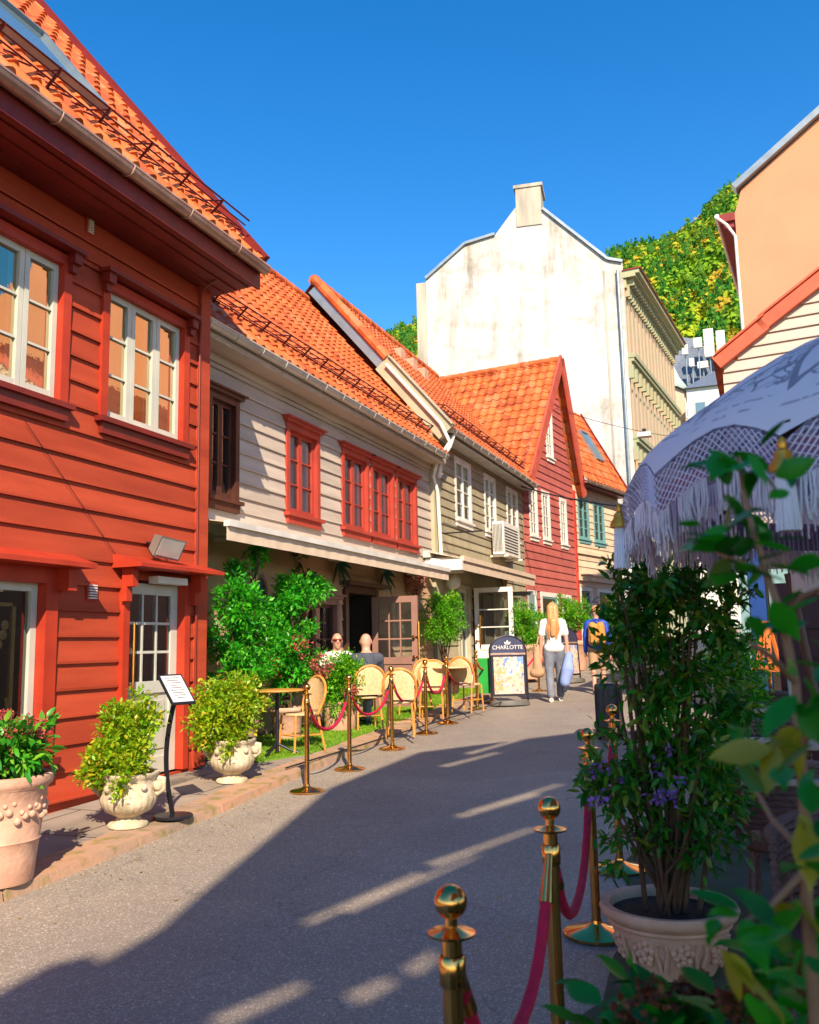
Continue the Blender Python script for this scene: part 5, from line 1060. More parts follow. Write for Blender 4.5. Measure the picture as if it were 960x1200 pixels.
# ================================================================== PEOPLE
def finish(t, rz, sc=1): t.rotation_euler = (0, 0, rz); t.scale = (sc,)*3
def hand(pr, w, d, side, s=1):
    """palm and five fingers hanging along d"""
    w = Vector(w); d = Vector(d).normalized(); s2 = Vector((0, 1, 0)) if abs(d.y) < .8 else Vector((0, 0, 1)); p = w+d*.075*s
    pr.append(('c', w, p, .024*s, .030*s))
    for i, (o_, l) in enumerate(((-.028, .06), (-.010, .072), (.010, .068), (.027, .052))):
        a = p+s2*o_*s; b = a+d*l*.55*s; c = b+(d+Vector((side*-.5, 0, 0))).normalized()*l*.5*s; pr.append(('c', a, b, .0105*s, .010*s)); pr.append(('c', b, c, .010*s, .008*s))
    a = w+d*.02*s-s2*.02*s; b = a-s2*.035*s+d*.03*s; pr.append(('c', a, b, .013*s, .010*s)); pr.append(('c', b, b+d*.03*s, .010*s, .008*s))
def face(c, f, pr, s=1):
    """head prims facing f, centre c"""
    c = Vector(c); f = Vector(f).normalized(); sd_ = f.cross(Vector((0, 0, 1))).normalized()
    pr += [('e', c+Vector((0, 0, .02)), (.078*s, .092*s, .10*s)), ('c', c+f*.03+Vector((0, 0, -.05)), c+f*.055+Vector((0, 0, -.085)), .055*s, .035*s)]
    pr.append(('c', c-f*.02+Vector((0, 0, -.01)), c-f*.01+Vector((0, 0, -.085)), .074*s, .060*s))
    pr.append(('c', c+f*.085+Vector((0, 0, .015)), c+f*.108+Vector((0, 0, -.022)), .010, .014))
    for k in (-1, 1): pr.append(('c', c+sd_*k*.078+Vector((0, 0, .02)), c+sd_*k*.082+Vector((0, 0, -.02)), .014, .010)); pr.append(('c', c+f*.082+sd_*k*.02+Vector((0, 0, .035)), c+f*.072+sd_*k*.05+Vector((0, 0, .033)), .010, .008))
    pr.append(('c', c+f*.088+sd_*.02+Vector((0, 0, -.055)), c+f*.088-sd_*.02+Vector((0, 0, -.055)), .009, .009))
def sitting(name_label, loc, rz, top, trousers, glasses, turn=0, hair=None):
    t = thing('person', name_label, 'person', (0, 0, 0)); pr = []
    face((math.sin(turn)*.02, .05, 1.175), (math.sin(turn), math.cos(turn), -.05), pr)
    pr += [('c', (0, .0, .98), (0, .035, 1.10), .07, .058), ('c', (0, -.02, .55), (0, -.01, .78), .13, .13), ('c', (0, -.01, .78), (0, .0, .95), .13, .12), ('c', (-.15, 0, .96), (.15, 0, .96), .06, .06)]
    for s in (-1, 1):
        pr += [('c', (s*.17, 0, .95), (s*.23, .10, .72), .050, .042), ('c', (s*.23, .10, .72), (s*.12, .33, .77), .040, .030)]; hand(pr, (s*.12, .33, .77), (-s*.4, 1, .05), s)
        pr += [('c', (s*.09, .0, .52), (s*.11, .42, .52), .085, .060), ('c', (s*.11, .42, .52), (s*.11, .45, .10), .058, .040), ('c', (s*.11, .42, .05), (s*.12, .58, .035), .042, .035)]
    blob('body', pr, 'skin', t, .011, 4)
    cl = [('c', (0, -.02, .52), (0, -.01, .78), .155, .155), ('c', (0, -.01, .78), (0, .0, .93), .155, .135), ('c', (-.165, 0, .945), (.165, 0, .945), .085, .085), ('c', (0, 0, .93), (0, .01, 1.0), .12, .08)]
    for s in (-1, 1): cl += [('c', (s*.17, 0, .95), (s*.215, .07, .80), .070, .062)]
    if top == 'navy':
        for s in (-1, 1): cl += [('c', (s*.215, .07, .80), (s*.23, .10, .72), .06, .056), ('c', (s*.23, .10, .72), (s*.14, .29, .765), .055, .045)]
    blob('shirt', cl, top, t, .014, 5)
    tr = []
    for s in (-1, 1): tr += [('c', (s*.09, .0, .52), (s*.11, .42, .52), .10, .078), ('c', (s*.11, .42, .52), (s*.11, .45, .12), .074, .062)]; MB().tube([(s*.11, .38, .045), (s*.12, .47, .05), (s*.12, .60, .035)], [.045, .05, .035], 10).build('shoe', 'shoe', t, True)
    blob('trousers', tr, trousers, t, .016, 4)
    f = Vector((math.sin(turn), math.cos(turn), 0)); sd_ = f.cross(Vector((0, 0, 1))); c = Vector((math.sin(turn)*.02, .05, 1.175))
    if glasses:
        g = MB()
        for k in (-1, 1): g.ball(c+f*.092+sd_*k*.034+Vector((0, 0, .022)), .026, 12, (1, .5, .8)); g.tube([c+f*.085+sd_*k*.06+Vector((0, 0, .026)), c+sd_*k*.085+Vector((0, 0, .022))], .004, 5)
        g.tube([c+f*.10+sd_*.015+Vector((0, 0, .026)), c+f*.10-sd_*.015+Vector((0, 0, .026))], .004, 5); g.build('sunglasses', 'dark_red', t, True)
    if hair: blob('hair', [('e', c+Vector((0, 0, .04))-f*.018, (.080, .088, .088))], hair, t, .012, 2)
    t.location = loc; finish(t, rz, 1.02); return t
sitting('man in white shirt and red-tinted sunglasses seated facing the lane', m1, rad(205), 'whitecloth', 'greycloth', True, rad(-10), None)
sitting('bald man in charcoal shirt seated with his back to the camera', m2, rad(38), 'navy', 'greycloth', False, rad(12), None)
def walker(label, loc, rz, sc, top, trs, stride=.16, longhair=False, jacket=False, shorts=False, sleeves=False, hair='hairb', arms=((-.23, .02, .80), (.24, -.04, .80))):
    t = thing('person', label, 'person', (0, 0, 0)); pr = []; c = Vector((0, .02, 1.60)); face(c, (0, 1, 0), pr)
    pr += [('c', (0, -.01, 1.42), (0, .01, 1.53), .05, .048), ('c', (0, 0, .95), (0, 0, 1.12), .125, .11), ('c', (0, 0, 1.12), (0, -.01, 1.33), .11, .125), ('c', (-.13, -.01, 1.385), (.13, -.01, 1.385), .052, .052)]
    ft = []
    for s, a in zip((-1, 1), arms):
        el = Vector((s*.22, -.03, 1.12)); wr = Vector(a); pr += [('c', (s*.165, -.01, 1.37), el, .046, .037), ('c', el, wr, .036, .026)]; hand(pr, wr, (wr-el), s)
        st_ = stride*s; kn = Vector((s*.095, st_*.55+.03, .50)); an = Vector((s*.09, st_-.02, .08)); pr += [('c', (s*.09, 0, .92), kn, .085, .055), ('c', kn, an, .052, .036), ('c', an-Vector((0, .03, .03)), an+Vector((0, .14, -.045)), .036, .030)]; ft.append((kn, an))
    blob('body', pr, 'skin', t, .0105, 4)
    cl = [('c', (-.10, 0, .93), (.10, 0, .93), .09, .09), ('c', (-.08, -.03, .93), (.08, -.03, .93), .10, .10), ('c', (0, 0, 1.0), (0, 0, 1.12), .14, .135), ('c', (0, 0, 1.12), (0, -.01, 1.33), .135, .145), ('c', (-.13, -.01, 1.385), (.13, -.01, 1.385), .068, .068)]
    for s, a in zip((-1, 1), arms):
        el = Vector((s*.22, -.03, 1.12)); cl += [('c', (s*.165, -.01, 1.37), Vector((s*.165, -.01, 1.37)).lerp(el, .75), .068, .066)]
        if sleeves: cl += [('c', Vector((s*.165, -.01, 1.37)), el, .07, .062), ('c', el, el.lerp(Vector(a), .9), .058, .045)]
    blob('jacket' if sleeves else 'shirt', cl, top, t, .015, 5)
    tr = [('c', (-.05, 0, .95), (.05, 0, .95), .125, .125)]
    for s, (kn, an) in zip((-1, 1), ft): tr += [('c', (s*.09, 0, .92), kn, .11, .078)]+([] if shorts else [('c', kn, an+Vector((0, 0, .04)), .074, .070)]); MB().tube([an+Vector((0, -.06, -.045)), an+Vector((0, .05, -.035)), an+Vector((0, .16, -.05))], [.04, .045, .032], 10).build('shoe', 'shoew' if longhair else 'shoe', t, True)
    blob('shorts' if shorts else 'trousers', tr, trs, t, .016, 4)
    h = [('e', c+Vector((0, -.015, .045)), (.086, .098, .092))]
    if longhair: h += [('c', c+Vector((-.03, -.06, .03)), c+Vector((-.04, -.11, -.25)), .075, .07), ('c', c+Vector((.03, -.06, .03)), c+Vector((.035, -.11, -.25)), .075, .07), ('c', c+Vector((.0, -.12, -.22)), c+Vector((-.01, -.15, -.44)), .09, .05)]
    ho = blob('hair', h, hair, t, .013, 2)
    if longhair:
        lk = MB()
        for i in range(26):
            x0 = R_.uniform(-.09, .09); y0 = -.075-.045*(1-(x0/.09)**2)**.5; x1 = x0*1.15+R_.uniform(-.02, .02)
            lk.tube([c+Vector((x0*.7, y0, .03)), c+Vector((x0, y0-.045, -.2)), c+Vector((x1, y0-.055, -.34)), c+Vector((x1*.8, y0-.045, -.44-R_.uniform(0, .10)))], [.014, .016, .013, .004], 6)
        lk.build('lock_of_hair', hair, t, True)
    t.location = loc; finish(t, rz, sc); return t
wl = at_ground(652, 822); wm = walker('woman with long reddish-blond hair in white shirt and grey trousers, walking away', wl, rad(15), 1.04, 'whitecloth', 'greycloth', .14, True)
def at_local(t, q): return Vector(q)
jk = thing('folded_jacket', 'pale blue jacket hanging from the walking woman’s right hand', 'jacket', wl); jk['label'] = "pale blue jacket hanging from the walking woman's right hand"
Mw = Matrix.Translation(wl) @ Matrix.Rotation(rad(15), 4, 'Z') @ Matrix.Scale(1.04, 4)
def L2W(q): return Mw @ Vector(q)
jk.location = L2W((.26, -.05, .4)); blob('cloth', [('c', L2W((.25, -.06, .80)), L2W((.22, -.12, .55)), .07, .12), ('c', L2W((.22, -.12, .55)), L2W((.16, -.14, .34)), .12, .10)], 'paleblue', jk, .02, 3); 
blob('lining', [('c', L2W((.16, -.13, .30)), L2W((.15, -.10, .20)), .075, .05)], 'navy', jk, .02, 2)
bgb = thing('shoulder_bag', 'tan shoulder bag carried on the left side of the walking woman', 'bag', L2W((-.3, 0, .6)))
blob('bag', [('c', L2W((-.30, .02, .95)), L2W((-.30, .02, .50)), .06, .10), ('c', L2W((-.26, .02, .50)), L2W((-.36, .02, .50)), .09, .09)], 'tan', bgb, .02, 3); mb = MB(); mb.tube([L2W((-.30, .05, .98)), L2W((-.2, .02, 1.40)), L2W((-.30, -.05, .98))], .012, 6); mb.build('strap', 'tan', bgb)
bl = at_ground(703, 813); Mw = Matrix.Translation(bl) @ Matrix.Rotation(rad(10), 4, 'Z')
walker('walker in a bright blue jacket with a mustard backpack, bare legs', bl, rad(10), 1.0, 'blue', 'tan', .12, False, True, True, True, hair='hairb')
bp = thing('backpack', 'mustard canvas backpack on the back of the blue-jacketed walker', 'backpack', L2W((0, -.2, 1.1))); blob('bag', [('c', L2W((-.08, -.21, 1.02)), L2W((-.08, -.21, 1.32)), .10, .08), ('c', L2W((.08, -.21, 1.02)), L2W((.08, -.21, 1.32)), .10, .08)], 'mustard', bp, .02, 3)
mb = MB(); mb.box(tuple(L2W((-.12, -.33, 1.0))), tuple(L2W((.12, -.29, 1.16)))); mb.build('pocket', 'mustard', bp); MB().tube([L2W((-.08, -.2, 1.38)), L2W((0, -.2, 1.44)), L2W((.08, -.2, 1.38))], .012, 6).build('loop', 'darkmetal', bp)
bl2 = at_ground(748, 806); walker('second walker in blue, almost hidden behind the tall dark shrub', bl2, rad(-5), 1.02, 'blue', 'greycloth', .12, False, True, False, True, hair='hairg')
# suitcase
sp = at_ground(716, 866); sc_ = thing('suitcase', 'upright black wheeled suitcase standing at the shadow edge by the shrub', 'suitcase', sp)
mb = MB(); x, y, z = sp; 
o = MB().box((x-.15, y-.21, z+.06), (x+.15, y+.21, z+.70)).build('shell', 'suitcase', sc_); bv = o.modifiers.new('b', 'BEVEL'); bv.width = .04; bv.segments = 4
for i in range(4): MB().box((x-.11+.065*i, y-.218, z+.12), (x-.09+.065*i, y-.209, z+.64)).build('rib', 'darkmetal', sc_)
for dx in (-.11, .11):
    for dy in (-.16, .16): MB().ball((x+dx, y+dy, z+.03), .03, 10, (1, .6, 1)).build('wheel', 'darkmetal', sc_, True)
MB().tube([(x-.08, y, z+.70), (x-.08, y, z+.80), (x+.08, y, z+.80), (x+.08, y, z+.70)], .01, 6).build('handle', 'darkmetal', sc_)
# ================================================================== ADVERTISING BOARDS, MENU STAND, EASEL
def aboard(p, rz, label, w=.66, h=1.22, words=True):
    t = thing('advertising_board', label, 'sign', (0, 0, 0), None); X = w/2
    fr = []
    K = 14; arch = [(X*math.cos(PI*i/K), .0, h-X*.82+X*.82*math.sin(PI*i/K)) for i in range(K+1)]
    MB().tube([(X, 0, .06)]+arch+[(-X, 0, .06), (X, 0, .06)], .018, 8).build('frame', 'darkmetal', t, True)
    mb = MB(); pts = [(X-.02, z_) for z_ in ()]; a2 = [((X-.015)*math.cos(PI*i/K), h-X*.82+(X*.82-.015)*math.sin(PI*i/K)) for i in range(K+1)]; b0 = h-X*.82-.03
    pl = [(-X+.015, b0)]+[(x, z) for x, z in reversed(a2)]+[(X-.015, b0)]
    pl = [(X-.015, b0)]+a2+[(-X+.015, b0)]; k = len(pl); mb.add([(x, -.012, z) for x, z in pl]+[(x, .012, z) for x, z in pl], [tuple(range(k)), tuple(reversed(range(k, 2*k)))]+[(i, (i+1) % k, k+(i+1) % k, k+i) for i in range(k)])
    mb.build('header', pm('navy_header'+label[:3], (.05, .05, .10), .35), t)
    MB().box((-X+.02, -.015, .16), (X-.02, .015, b0-.03)).build('poster_case', 'darkmetal', t)
    MB().box((-X+.06, -.022, .20), (X-.06, -.016, b0-.07)).build('poster', M['poster'], t)
    MB().box((-X+.01, -.018, b0-.035), (X-.01, .018, b0-.005)).build('rail', 'gutter_red', t)
    mb = MB(); mb.lathe([(.001, 0), (1, 0), (1, .05), (.92, .085), (.6, .09), (.55, .07), (.001, .07)], n=32)
    mb.v = [(x*X*1.08, y*.24, z) for x, y, z in mb.v]; mb.build('base', pm('grey_rubber'+label[:3], (.13, .12, .11), .6), t, True)
    if words:
        text('lettering', 'CHARLOTTE', .098, (0, -.0145, h-X*.62), Matrix.Rotation(PI/2, 3, 'X'), 'whitecloth', t)
        mb = MB(); zc = h-X*.36
        mb.add([(-.045, -.0145, zc-.03), (.045, -.0145, zc-.03), (.06, -.0145, zc+.02), (.025, -.0145, zc), (0, -.0145, zc+.05), (-.025, -.0145, zc), (-.06, -.0145, zc+.02)], [(0, 1, 3), (1, 2, 3), (0, 3, 4), (0, 4, 5), (0, 5, 6)]); mb.build('crown_emblem', 'whitecloth', t)
    for q in (t,): q.location = p; q.rotation_euler = (rad(-3), 0, rz)
    return t
m, n, p = nodes('poster_print'); M['poster'] = m; p.inputs['Roughness'].default_value = .25
vo = N(n, 'ShaderNodeTexVoronoi'); vo.inputs['Scale'].default_value = 5; tc = N(n, 'ShaderNodeTexCoord'); nz = noise(n, 5, 3)
mp = N(n, 'ShaderNodeVectorMath', operation='ADD'); n.links.new(tc.outputs['Object'], mp.inputs[0]); n.links.new(N(n, 'ShaderNodeTexNoise').outputs[1], mp.inputs[1]); n.links.new(mp.outputs[0], vo.inputs[0])
sepc = N(n, 'ShaderNodeSeparateColor'); n.links.new(vo.outputs['Color'], sepc.inputs[0])
n.links.new(ramp(n, sepc.outputs[0], [(0, (.75, .33, .15)), (.25, (.8, .5, .35)), (.45, (.12, .3, .6)), (.6, (.2, .15, .35)), (.8, (.85, .6, .45)), (1, (.5, .2, .2))]), p.inputs['Base Color'])
aboard(at_ground(598, 827)+Vector((0, 0, .004)), rad(28), 'arched dark advertising board with a white crown and name over a colourful poster')
aboard(at_ground(672, 800)+Vector((0, 0, .004)), rad(70), 'plain second advertising board seen edge-on behind the walking woman', words=False)
ms = at_ground(203, 958, .075); t = thing('menu_stand', 'curved black menu stand with a tilted page before the red-house door', 'menu stand', ms)
MB().lathe([(.001, 0), (.155, 0), (.16, .012), (.15, .022), (.04, .03), (.001, .03)], ms, 36).build('base', 'darkmetal', t, True)
tpx = at_y(207, 812, ms.y-.02)
mb = MB(); pts = []
for i in range(14): f = i/13; q = ms.lerp(tpx, f)+Vector((-.07*math.sin(f*PI), -.02*math.sin(f*PI), 0)); pts.append(q)
for a, b in zip(pts, pts[1:]): mb.bar(a, b+(b-a)*.05, .035, .018, (0, 1, 0))
mb.build('pole', 'darkmetal', t)
rt = Matrix.Rotation(rad(72), 3, 'Z') @ Matrix.Rotation(rad(48), 3, 'X'); c = tpx+Vector((.0, .0, .03))
def pl_(w, h, d0, d1): return [c+rt@Vector(q) for q in ((-w, -h, d0), (w, -h, d0), (w, h, d0), (-w, h, d0), (-w, -h, d1), (w, -h, d1), (w, h, d1), (-w, h, d1))]
MB().hexa(pl_(.115, .155, -.012, .006)).build('frame', 'darkmetal', t); o = MB().hexa(pl_(.100, .138, .0065, .008)).build('page', pm('menu_page', (.72, .68, .66), .3), t)
mb = MB()
for i in range(9):
    w_ = R_.uniform(.03, .07); y = .11-.026*i; q = [c+rt@Vector(v) for v in ((-w_, y, .009), (w_, y, .009), (w_, y+.006, .009), (-w_, y+.006, .009))]; mb.add(q, [(0, 1, 2, 3)])
mb.build('text_lines', 'darkmetal', o)
ep = at_ground(895, 872); ep = Vector((.12, 13.2, gz(0, 13.2)+.004)); t = thing('easel', 'orange wooden A-shaped easel standing beyond the terrace tables', 'easel', ep)
tz = at_y(897, 728, 13.2).z-ep.z
cx_ = at_y(897, 728, 13.2).x
top = Vector((cx_, 13.2, ep.z+tz))
for dx, dy in ((-.32, -.12), (.30, -.12), (0, .45)): mb = MB(); mb.bar(Vector((cx_+dx, 13.2+dy, ep.z)), top+Vector((dx*.12, 0, 0)), .05, .035); mb.build('leg', 'easel', t)
mb = MB(); zs = ep.z+tz*.52; mb.box((cx_-.22, 13.0, zs), (cx_+.30, 13.14, zs+.08)); mb.build('shelf', 'easel', t)
mb = MB(); mb.bar((cx_+.02, 13.12, zs), top+Vector((.02, -.02, -.05)), .06, .03); mb.bar((cx_-.10, 13.12, zs), top+Vector((-.02, -.02, -.05)), .05, .03); mb.build('slat', 'easel', t)
# ================================================================== RIGHT TERRACE
def hitz(px, py, h): return at_ground(px, py, h)
tt = []
for (a, b, c_, lab) in (((867, 831), (938, 819), 0, 'far beige terrace table top under the cream parasol'), ((870, 872), (945, 859), 0, 'middle beige terrace table between dark wicker chairs'), ((868, 912), (975, 914), 0, 'nearest beige terrace table, seen through the leaves')):
    P_ = hitz(*a, .74); Q_ = hitz(*b, .74); tt.append((P_, lab))
for (P_, lab), yy in zip(tt, (0, 0, 0)):
    x0 = P_.x+.0; y0 = P_.y; t = thing('terrace_table', lab, 'table', (x0+.4, y0+.3, gz(0, y0)), 'terrace tables on the right'); z = gz(0, y0)+.74
    o = MB().box((x0, y0, z-.035), (x0+.62, y0+.46, z)).build('tabletop', 'tabletop', t); bv = o.modifiers.new('b', 'BEVEL'); bv.width = .008
    MB().box((x0+.27, y0+.19, gz(0, y0)+.02), (x0+.35, y0+.27, z-.035)).build('column', 'darkmetal', t); MB().box((x0+.1, y0+.05, gz(0, y0)+.004), (x0+.5, y0+.4, gz(0, y0)+.03)).build('foot_plate', 'darkmetal', t)
def make_wicker():
    t = thing('wicker_chair', 'proto', 'chair', (0, 0, 0), 'dark wicker terrace chairs'); LABELS.discard('proto')
    MB().lathe([(.001, .40), (.24, .40), (.26, .42), (.26, .45), (.24, .46), (.001, .46)], n=24).build('seat', 'wicker', t, True)
    for sx in (-1, 1):
        for sy in (-1, 1): MB().tube([(sx*.17, sy*.17, .40), (sx*.2, sy*.2, 0)], .02, 8).build('leg', 'wicker', t, True)
    b = MB()
    for j in range(11):
        z = .50+.035*j; n_ = 20; b.tube([(.29*math.sin(a), -.27*math.cos(a), z+.06*math.cos(a)) for a in [(-1.9+3.8*i/n_) for i in range(n_+1)]], .019, 6)
    for i in range(11): a = -1.8+3.6*i/10; b.tube([(.27*math.sin(a), -.25*math.cos(a), .44), (.29*math.sin(a), -.27*math.cos(a), .86+.06*math.cos(a))], .012, 5)
    b.build('backrest', 'wicker', t, True); MB().tube([(.30*math.sin(a), -.28*math.cos(a), .88+.06*math.cos(a)) for a in [(-1.9+3.8*i/20) for i in range(21)]], .026, 8).build('rim', 'wicker', t, True); return t
wk = make_wicker(); wu = [False]
def wplace(px, py, hh, rz, lab, dx=0):
    p = at_ground(px, py, hh); p.z = gz(0, p.y)+.004; p.x += dx; place(wk, wu, p, rz, lab, .86)
wplace(899, 812, .80, rad(5), 'dark wicker chair behind the far terrace table'); wplace(900, 850, .80, rad(185), 'dark wicker chair between the far and middle terrace tables')
wplace(912, 894, .78, rad(-5), 'dark wicker chair between the middle and nearest terrace tables'); wplace(985, 972, .78, rad(150), 'nearest dark wicker chair, its curved rim at the right edge')
cp = hitz(929, 824, .74); t = thing('table_candle', 'small white candle lantern on the far terrace table', 'lantern', cp); MB().box((cp.x-.03, cp.y-.03, cp.z), (cp.x+.03, cp.y+.03, cp.z+.02)).build('foot', 'easel', t); MB().lathe([(.025, .02), (.03, .2), (.02, .23)], cp, 12).build('glass', 'whitecloth', t, True)
# ================================================================== PARASOLS
pc = Vector((.87, 3.35, 0)); RR = 1.32; zr = 2.10; HH = .60
par = thing('fringed_parasol', 'large white fringed parasol with grey printed motifs and golden tassels', 'parasol', (pc.x, pc.y, gz(0, pc.y)))
NRIB = 8; A0 = rad(8)
def can_pt(a, r):
    s = ((a-A0)/(PI/NRIB)) % 1; sag = math.sin(PI*s); z = HH*(1-(r**2.1))**.8 if r < 1 else 0
    return Vector((pc.x+RR*r*math.cos(a)*(1-.035*sag*r), pc.y+RR*r*math.sin(a)*(1-.035*sag*r), zr+z-.03*sag*r*(1-r)*2+.085*sag*r**6))
K = 96; RS = [.02, .1, .2, .3, .4, .5, .6, .68, .76, .83, .89, .94, .98, 1.0]
mb = MB(); mb.v = [tuple(can_pt(2*PI*j/K, r)) for r in RS for j in range(K)]; mb.f = [(i*K+j, i*K+(j+1) % K, (i+1)*K+(j+1) % K, (i+1)*K+j) for i in range(len(RS)-1) for j in range(K)]
m, n, p = nodes('printed_canopy_cloth'); p.inputs['Roughness'].default_value = .9
tc = N(n, 'ShaderNodeTexCoord'); sx = N(n, 'ShaderNodeSeparateXYZ'); n.links.new(tc.outputs['Object'], sx.inputs[0])
def mth(op, a, b=None, c=None):
    x = N(n, 'ShaderNodeMath', operation=op)
    for i, v in enumerate((a, b, c)):
        if v is None: continue
        if hasattr(v, 'links'): n.links.new(v, x.inputs[i])
        else: x.inputs[i].default_value = v
    return x.outputs[0]
rr_ = mth('DIVIDE', mth('SQRT', mth('ADD', mth('MULTIPLY', sx.outputs[0], sx.outputs[0]), mth('MULTIPLY', sx.outputs[1], sx.outputs[1]))), RR)
an = mth('ARCTAN2', sx.outputs[1], sx.outputs[0]); ph = mth('FRACT', mth('ADD', mth('MULTIPLY', an, 20/(2*PI)), 8.2))
dd = mth('ABSOLUTE', mth('SUBTRACT', ph, .5))            # 0 mid motif, .5 between
hgt = mth('SUBTRACT', .90, mth('MULTIPLY', mth('SUBTRACT', .5, dd), .50))   # motif inner edge radius
edge = mth('LESS_THAN', mth('ABSOLUTE', mth('SUBTRACT', rr_, hgt)), .018)
vo3 = N(n, 'ShaderNodeTexVoronoi', feature='DISTANCE_TO_EDGE'); vo3.inputs['Scale'].default_value = 15
ad = N(n, 'ShaderNodeVectorMath', operation='MULTIPLY_ADD'); nzc = N(n, 'ShaderNodeTexNoise'); nzc.inputs['Scale'].default_value = 6; n.links.new(tc.outputs['Object'], nzc.inputs[0]); n.links.new(nzc.outputs[1], ad.inputs[0]); ad.inputs[1].default_value = (.12, .12, .12); n.links.new(tc.outputs['Object'], ad.inputs[2]); n.links.new(ad.outputs[0], vo3.inputs[0])
lace = mth('MAXIMUM', mth('LESS_THAN', vo3.outputs[0], .055), mth('GREATER_THAN', noise(n, 30, 2), .6))
arch = mth('MULTIPLY', mth('MULTIPLY', lace, mth('GREATER_THAN', rr_, mth('ADD', hgt, .02))), mth('LESS_THAN', rr_, .89))
band = mth('MULTIPLY', mth('GREATER_THAN', mth('SINE', mth('MULTIPLY', rr_, 260)), .80), mth('GREATER_THAN', rr_, .905))
band = mth('MULTIPLY', mth('MULTIPLY', band, mth('GREATER_THAN', noise(n, 16, 3), .5)), mth('LESS_THAN', rr_, .965)); scr = mth('MULTIPLY', mth('MULTIPLY', mth('GREATER_THAN', noise(n, 22, 3), .56), mth('GREATER_THAN', rr_, .60)), mth('LESS_THAN', rr_, .72))
mask = mth('MULTIPLY', mth('MINIMUM', mth('ADD', mth('ADD', edge, arch), mth('ADD', mth('MULTIPLY', band, .8), scr)), 1), mth('ADD', mth('MULTIPLY', noise(n, 9, 5), .7), .45))
cc = mixc(n, mask, (.88, .84, .88), (.24, .24, .31)); n.links.new(cc, p.inputs['Base Color']); tl = N(n, 'ShaderNodeBsdfTranslucent'); n.links.new(cc, tl.inputs[0]); mx = N(n, 'ShaderNodeMixShader'); mx.inputs[0].default_value = .25
n.links.new(p.outputs[0], mx.inputs[1]); n.links.new(tl.outputs[0], mx.inputs[2]); n.links.new(mx.outputs[0], n.nodes['Material Output'].inputs[0])
mb.build('canopy', m, par, True, 180)
lil = pm('lilac_fringe', (.72, .64, .76), .9, (.58, .50, .62), 8); whs = pm('white_fringe', (.80, .78, .84), .9)
mb = MB(); w3 = MB(); K2 = 300
for i in range(K2):      # knotted net
    a = 2*PI*i/K2; a2 = 2*PI*(i+1)/K2
    for k in range(5):
        z0 = -.01-.022*k; z1 = z0-.022; s_, e_ = (a, a2) if k % 2 == 0 else (a2, a)
        def fp3(aa, dz, out=.0): q = can_pt(aa, 1.0); return q+Vector((math.cos(aa)*out, math.sin(aa)*out, dz))
        mb.tube([fp3(s_, z0), fp3(e_, z1)], .0022, 3, False); mb.tube([fp3(e_, z0), fp3(s_, z1)], .0022, 3, False)
o = mb.build('fringe_net', lil, par); 
mb = MB()
for i in range(1300):
    a = 2*PI*(i+.5)/1300; L = .09+R_.uniform(-.02, .02); grp = i % 24 > 5
    if grp: q = can_pt(a, 1.0); mb.tube([q+Vector((0, 0, -.12)), q+Vector((R_.uniform(-.006, .006), R_.uniform(-.006, .006), -.12-L*.6)), q+Vector((R_.uniform(-.01, .01), R_.uniform(-.01, .01), -.13-L))], [.0028, .0034, .0024], 3)
o = mb.build('white_strands', whs, par); o['kind'] = 'stuff'
mb = MB()
for i in range(900):
    a = 2*PI*i/900; q = can_pt(a, .985); L = R_.uniform(.04, .07); z0 = -.13 if (i//16) % 2 else -.17; mb.tube([q+Vector((0, 0, z0)), q+Vector((R_.uniform(-.008, .008), R_.uniform(-.008, .008), z0-L-.06))], [.0024, .0016], 3)
o = mb.build('lilac_strands', lil, par); o['kind'] = 'stuff'
# second tier inside
mb = MB()
for i in range(260):
    a = 2*PI*i/260; q = can_pt(a, .90); q.z = zr-.02; mb.tube([q, q+Vector((R_.uniform(-.01, .01), R_.uniform(-.01, .01), -.15-R_.uniform(0, .04)))], [.004, .003], 3)
o = mb.build('inner_strands', lil, par); o['kind'] = 'stuff'
MB().lathe([(RR*.90, zr-.10), (RR*.90, zr+.02)], (pc.x, pc.y, 0), 64).build('inner_band', pm('violet_lining', (.36, .22, .42), .9), par)
gold = pm('golden_bell', (.75, .36, .04), .35, metal=.6)
for i in range(NRIB*2):
    a = A0+2*PI*i/NRIB/2; q = can_pt(a, 1.005)
    if i % 2: continue
    ts = MB(); ts.lathe([(.002, -.0), (.008, -.005), (.012, -.018), (.010, -.03), (.020, -.038), (.022, -.052), (.034, -.07), (.036, -.085), (.02, -.09)], q, 14); to = ts.build('tassel', gold, par, True); k = MB()
    for j in range(14): b = j*2*PI/14; k.tube([q+Vector((.016*math.cos(b), .016*math.sin(b), -.085)), q+Vector((.024*math.cos(b), .024*math.sin(b), -.23))], .0055, 4)
    k.build('tassel_threads', whs, to)
    MB().tube([Vector((pc.x, pc.y, zr+HH-.15))]+[can_pt(a, r)-Vector((0, 0, .015)) for r in (.25, .5, .75, .98)], .012, 6).build('rib', 'brown', par)
gp = Vector((pc.x, pc.y, gz(0, pc.y))); MB().tube([gp, Vector((pc.x, pc.y, zr+HH-.02))], .025, 12).build('pole', 'brown', par, True); MB().lathe([(.001, 0), (.3, 0), (.3, .06), (.06, .09), (.03, .3)], gp, 28).build('base', 'stone', par, True)
MB().lathe([(.03, 0), (.045, .03), (.02, .06), (.03, .09), (.004, .16)], (pc.x, pc.y, zr+HH-.03), 14).build('finial', gold, par, True)
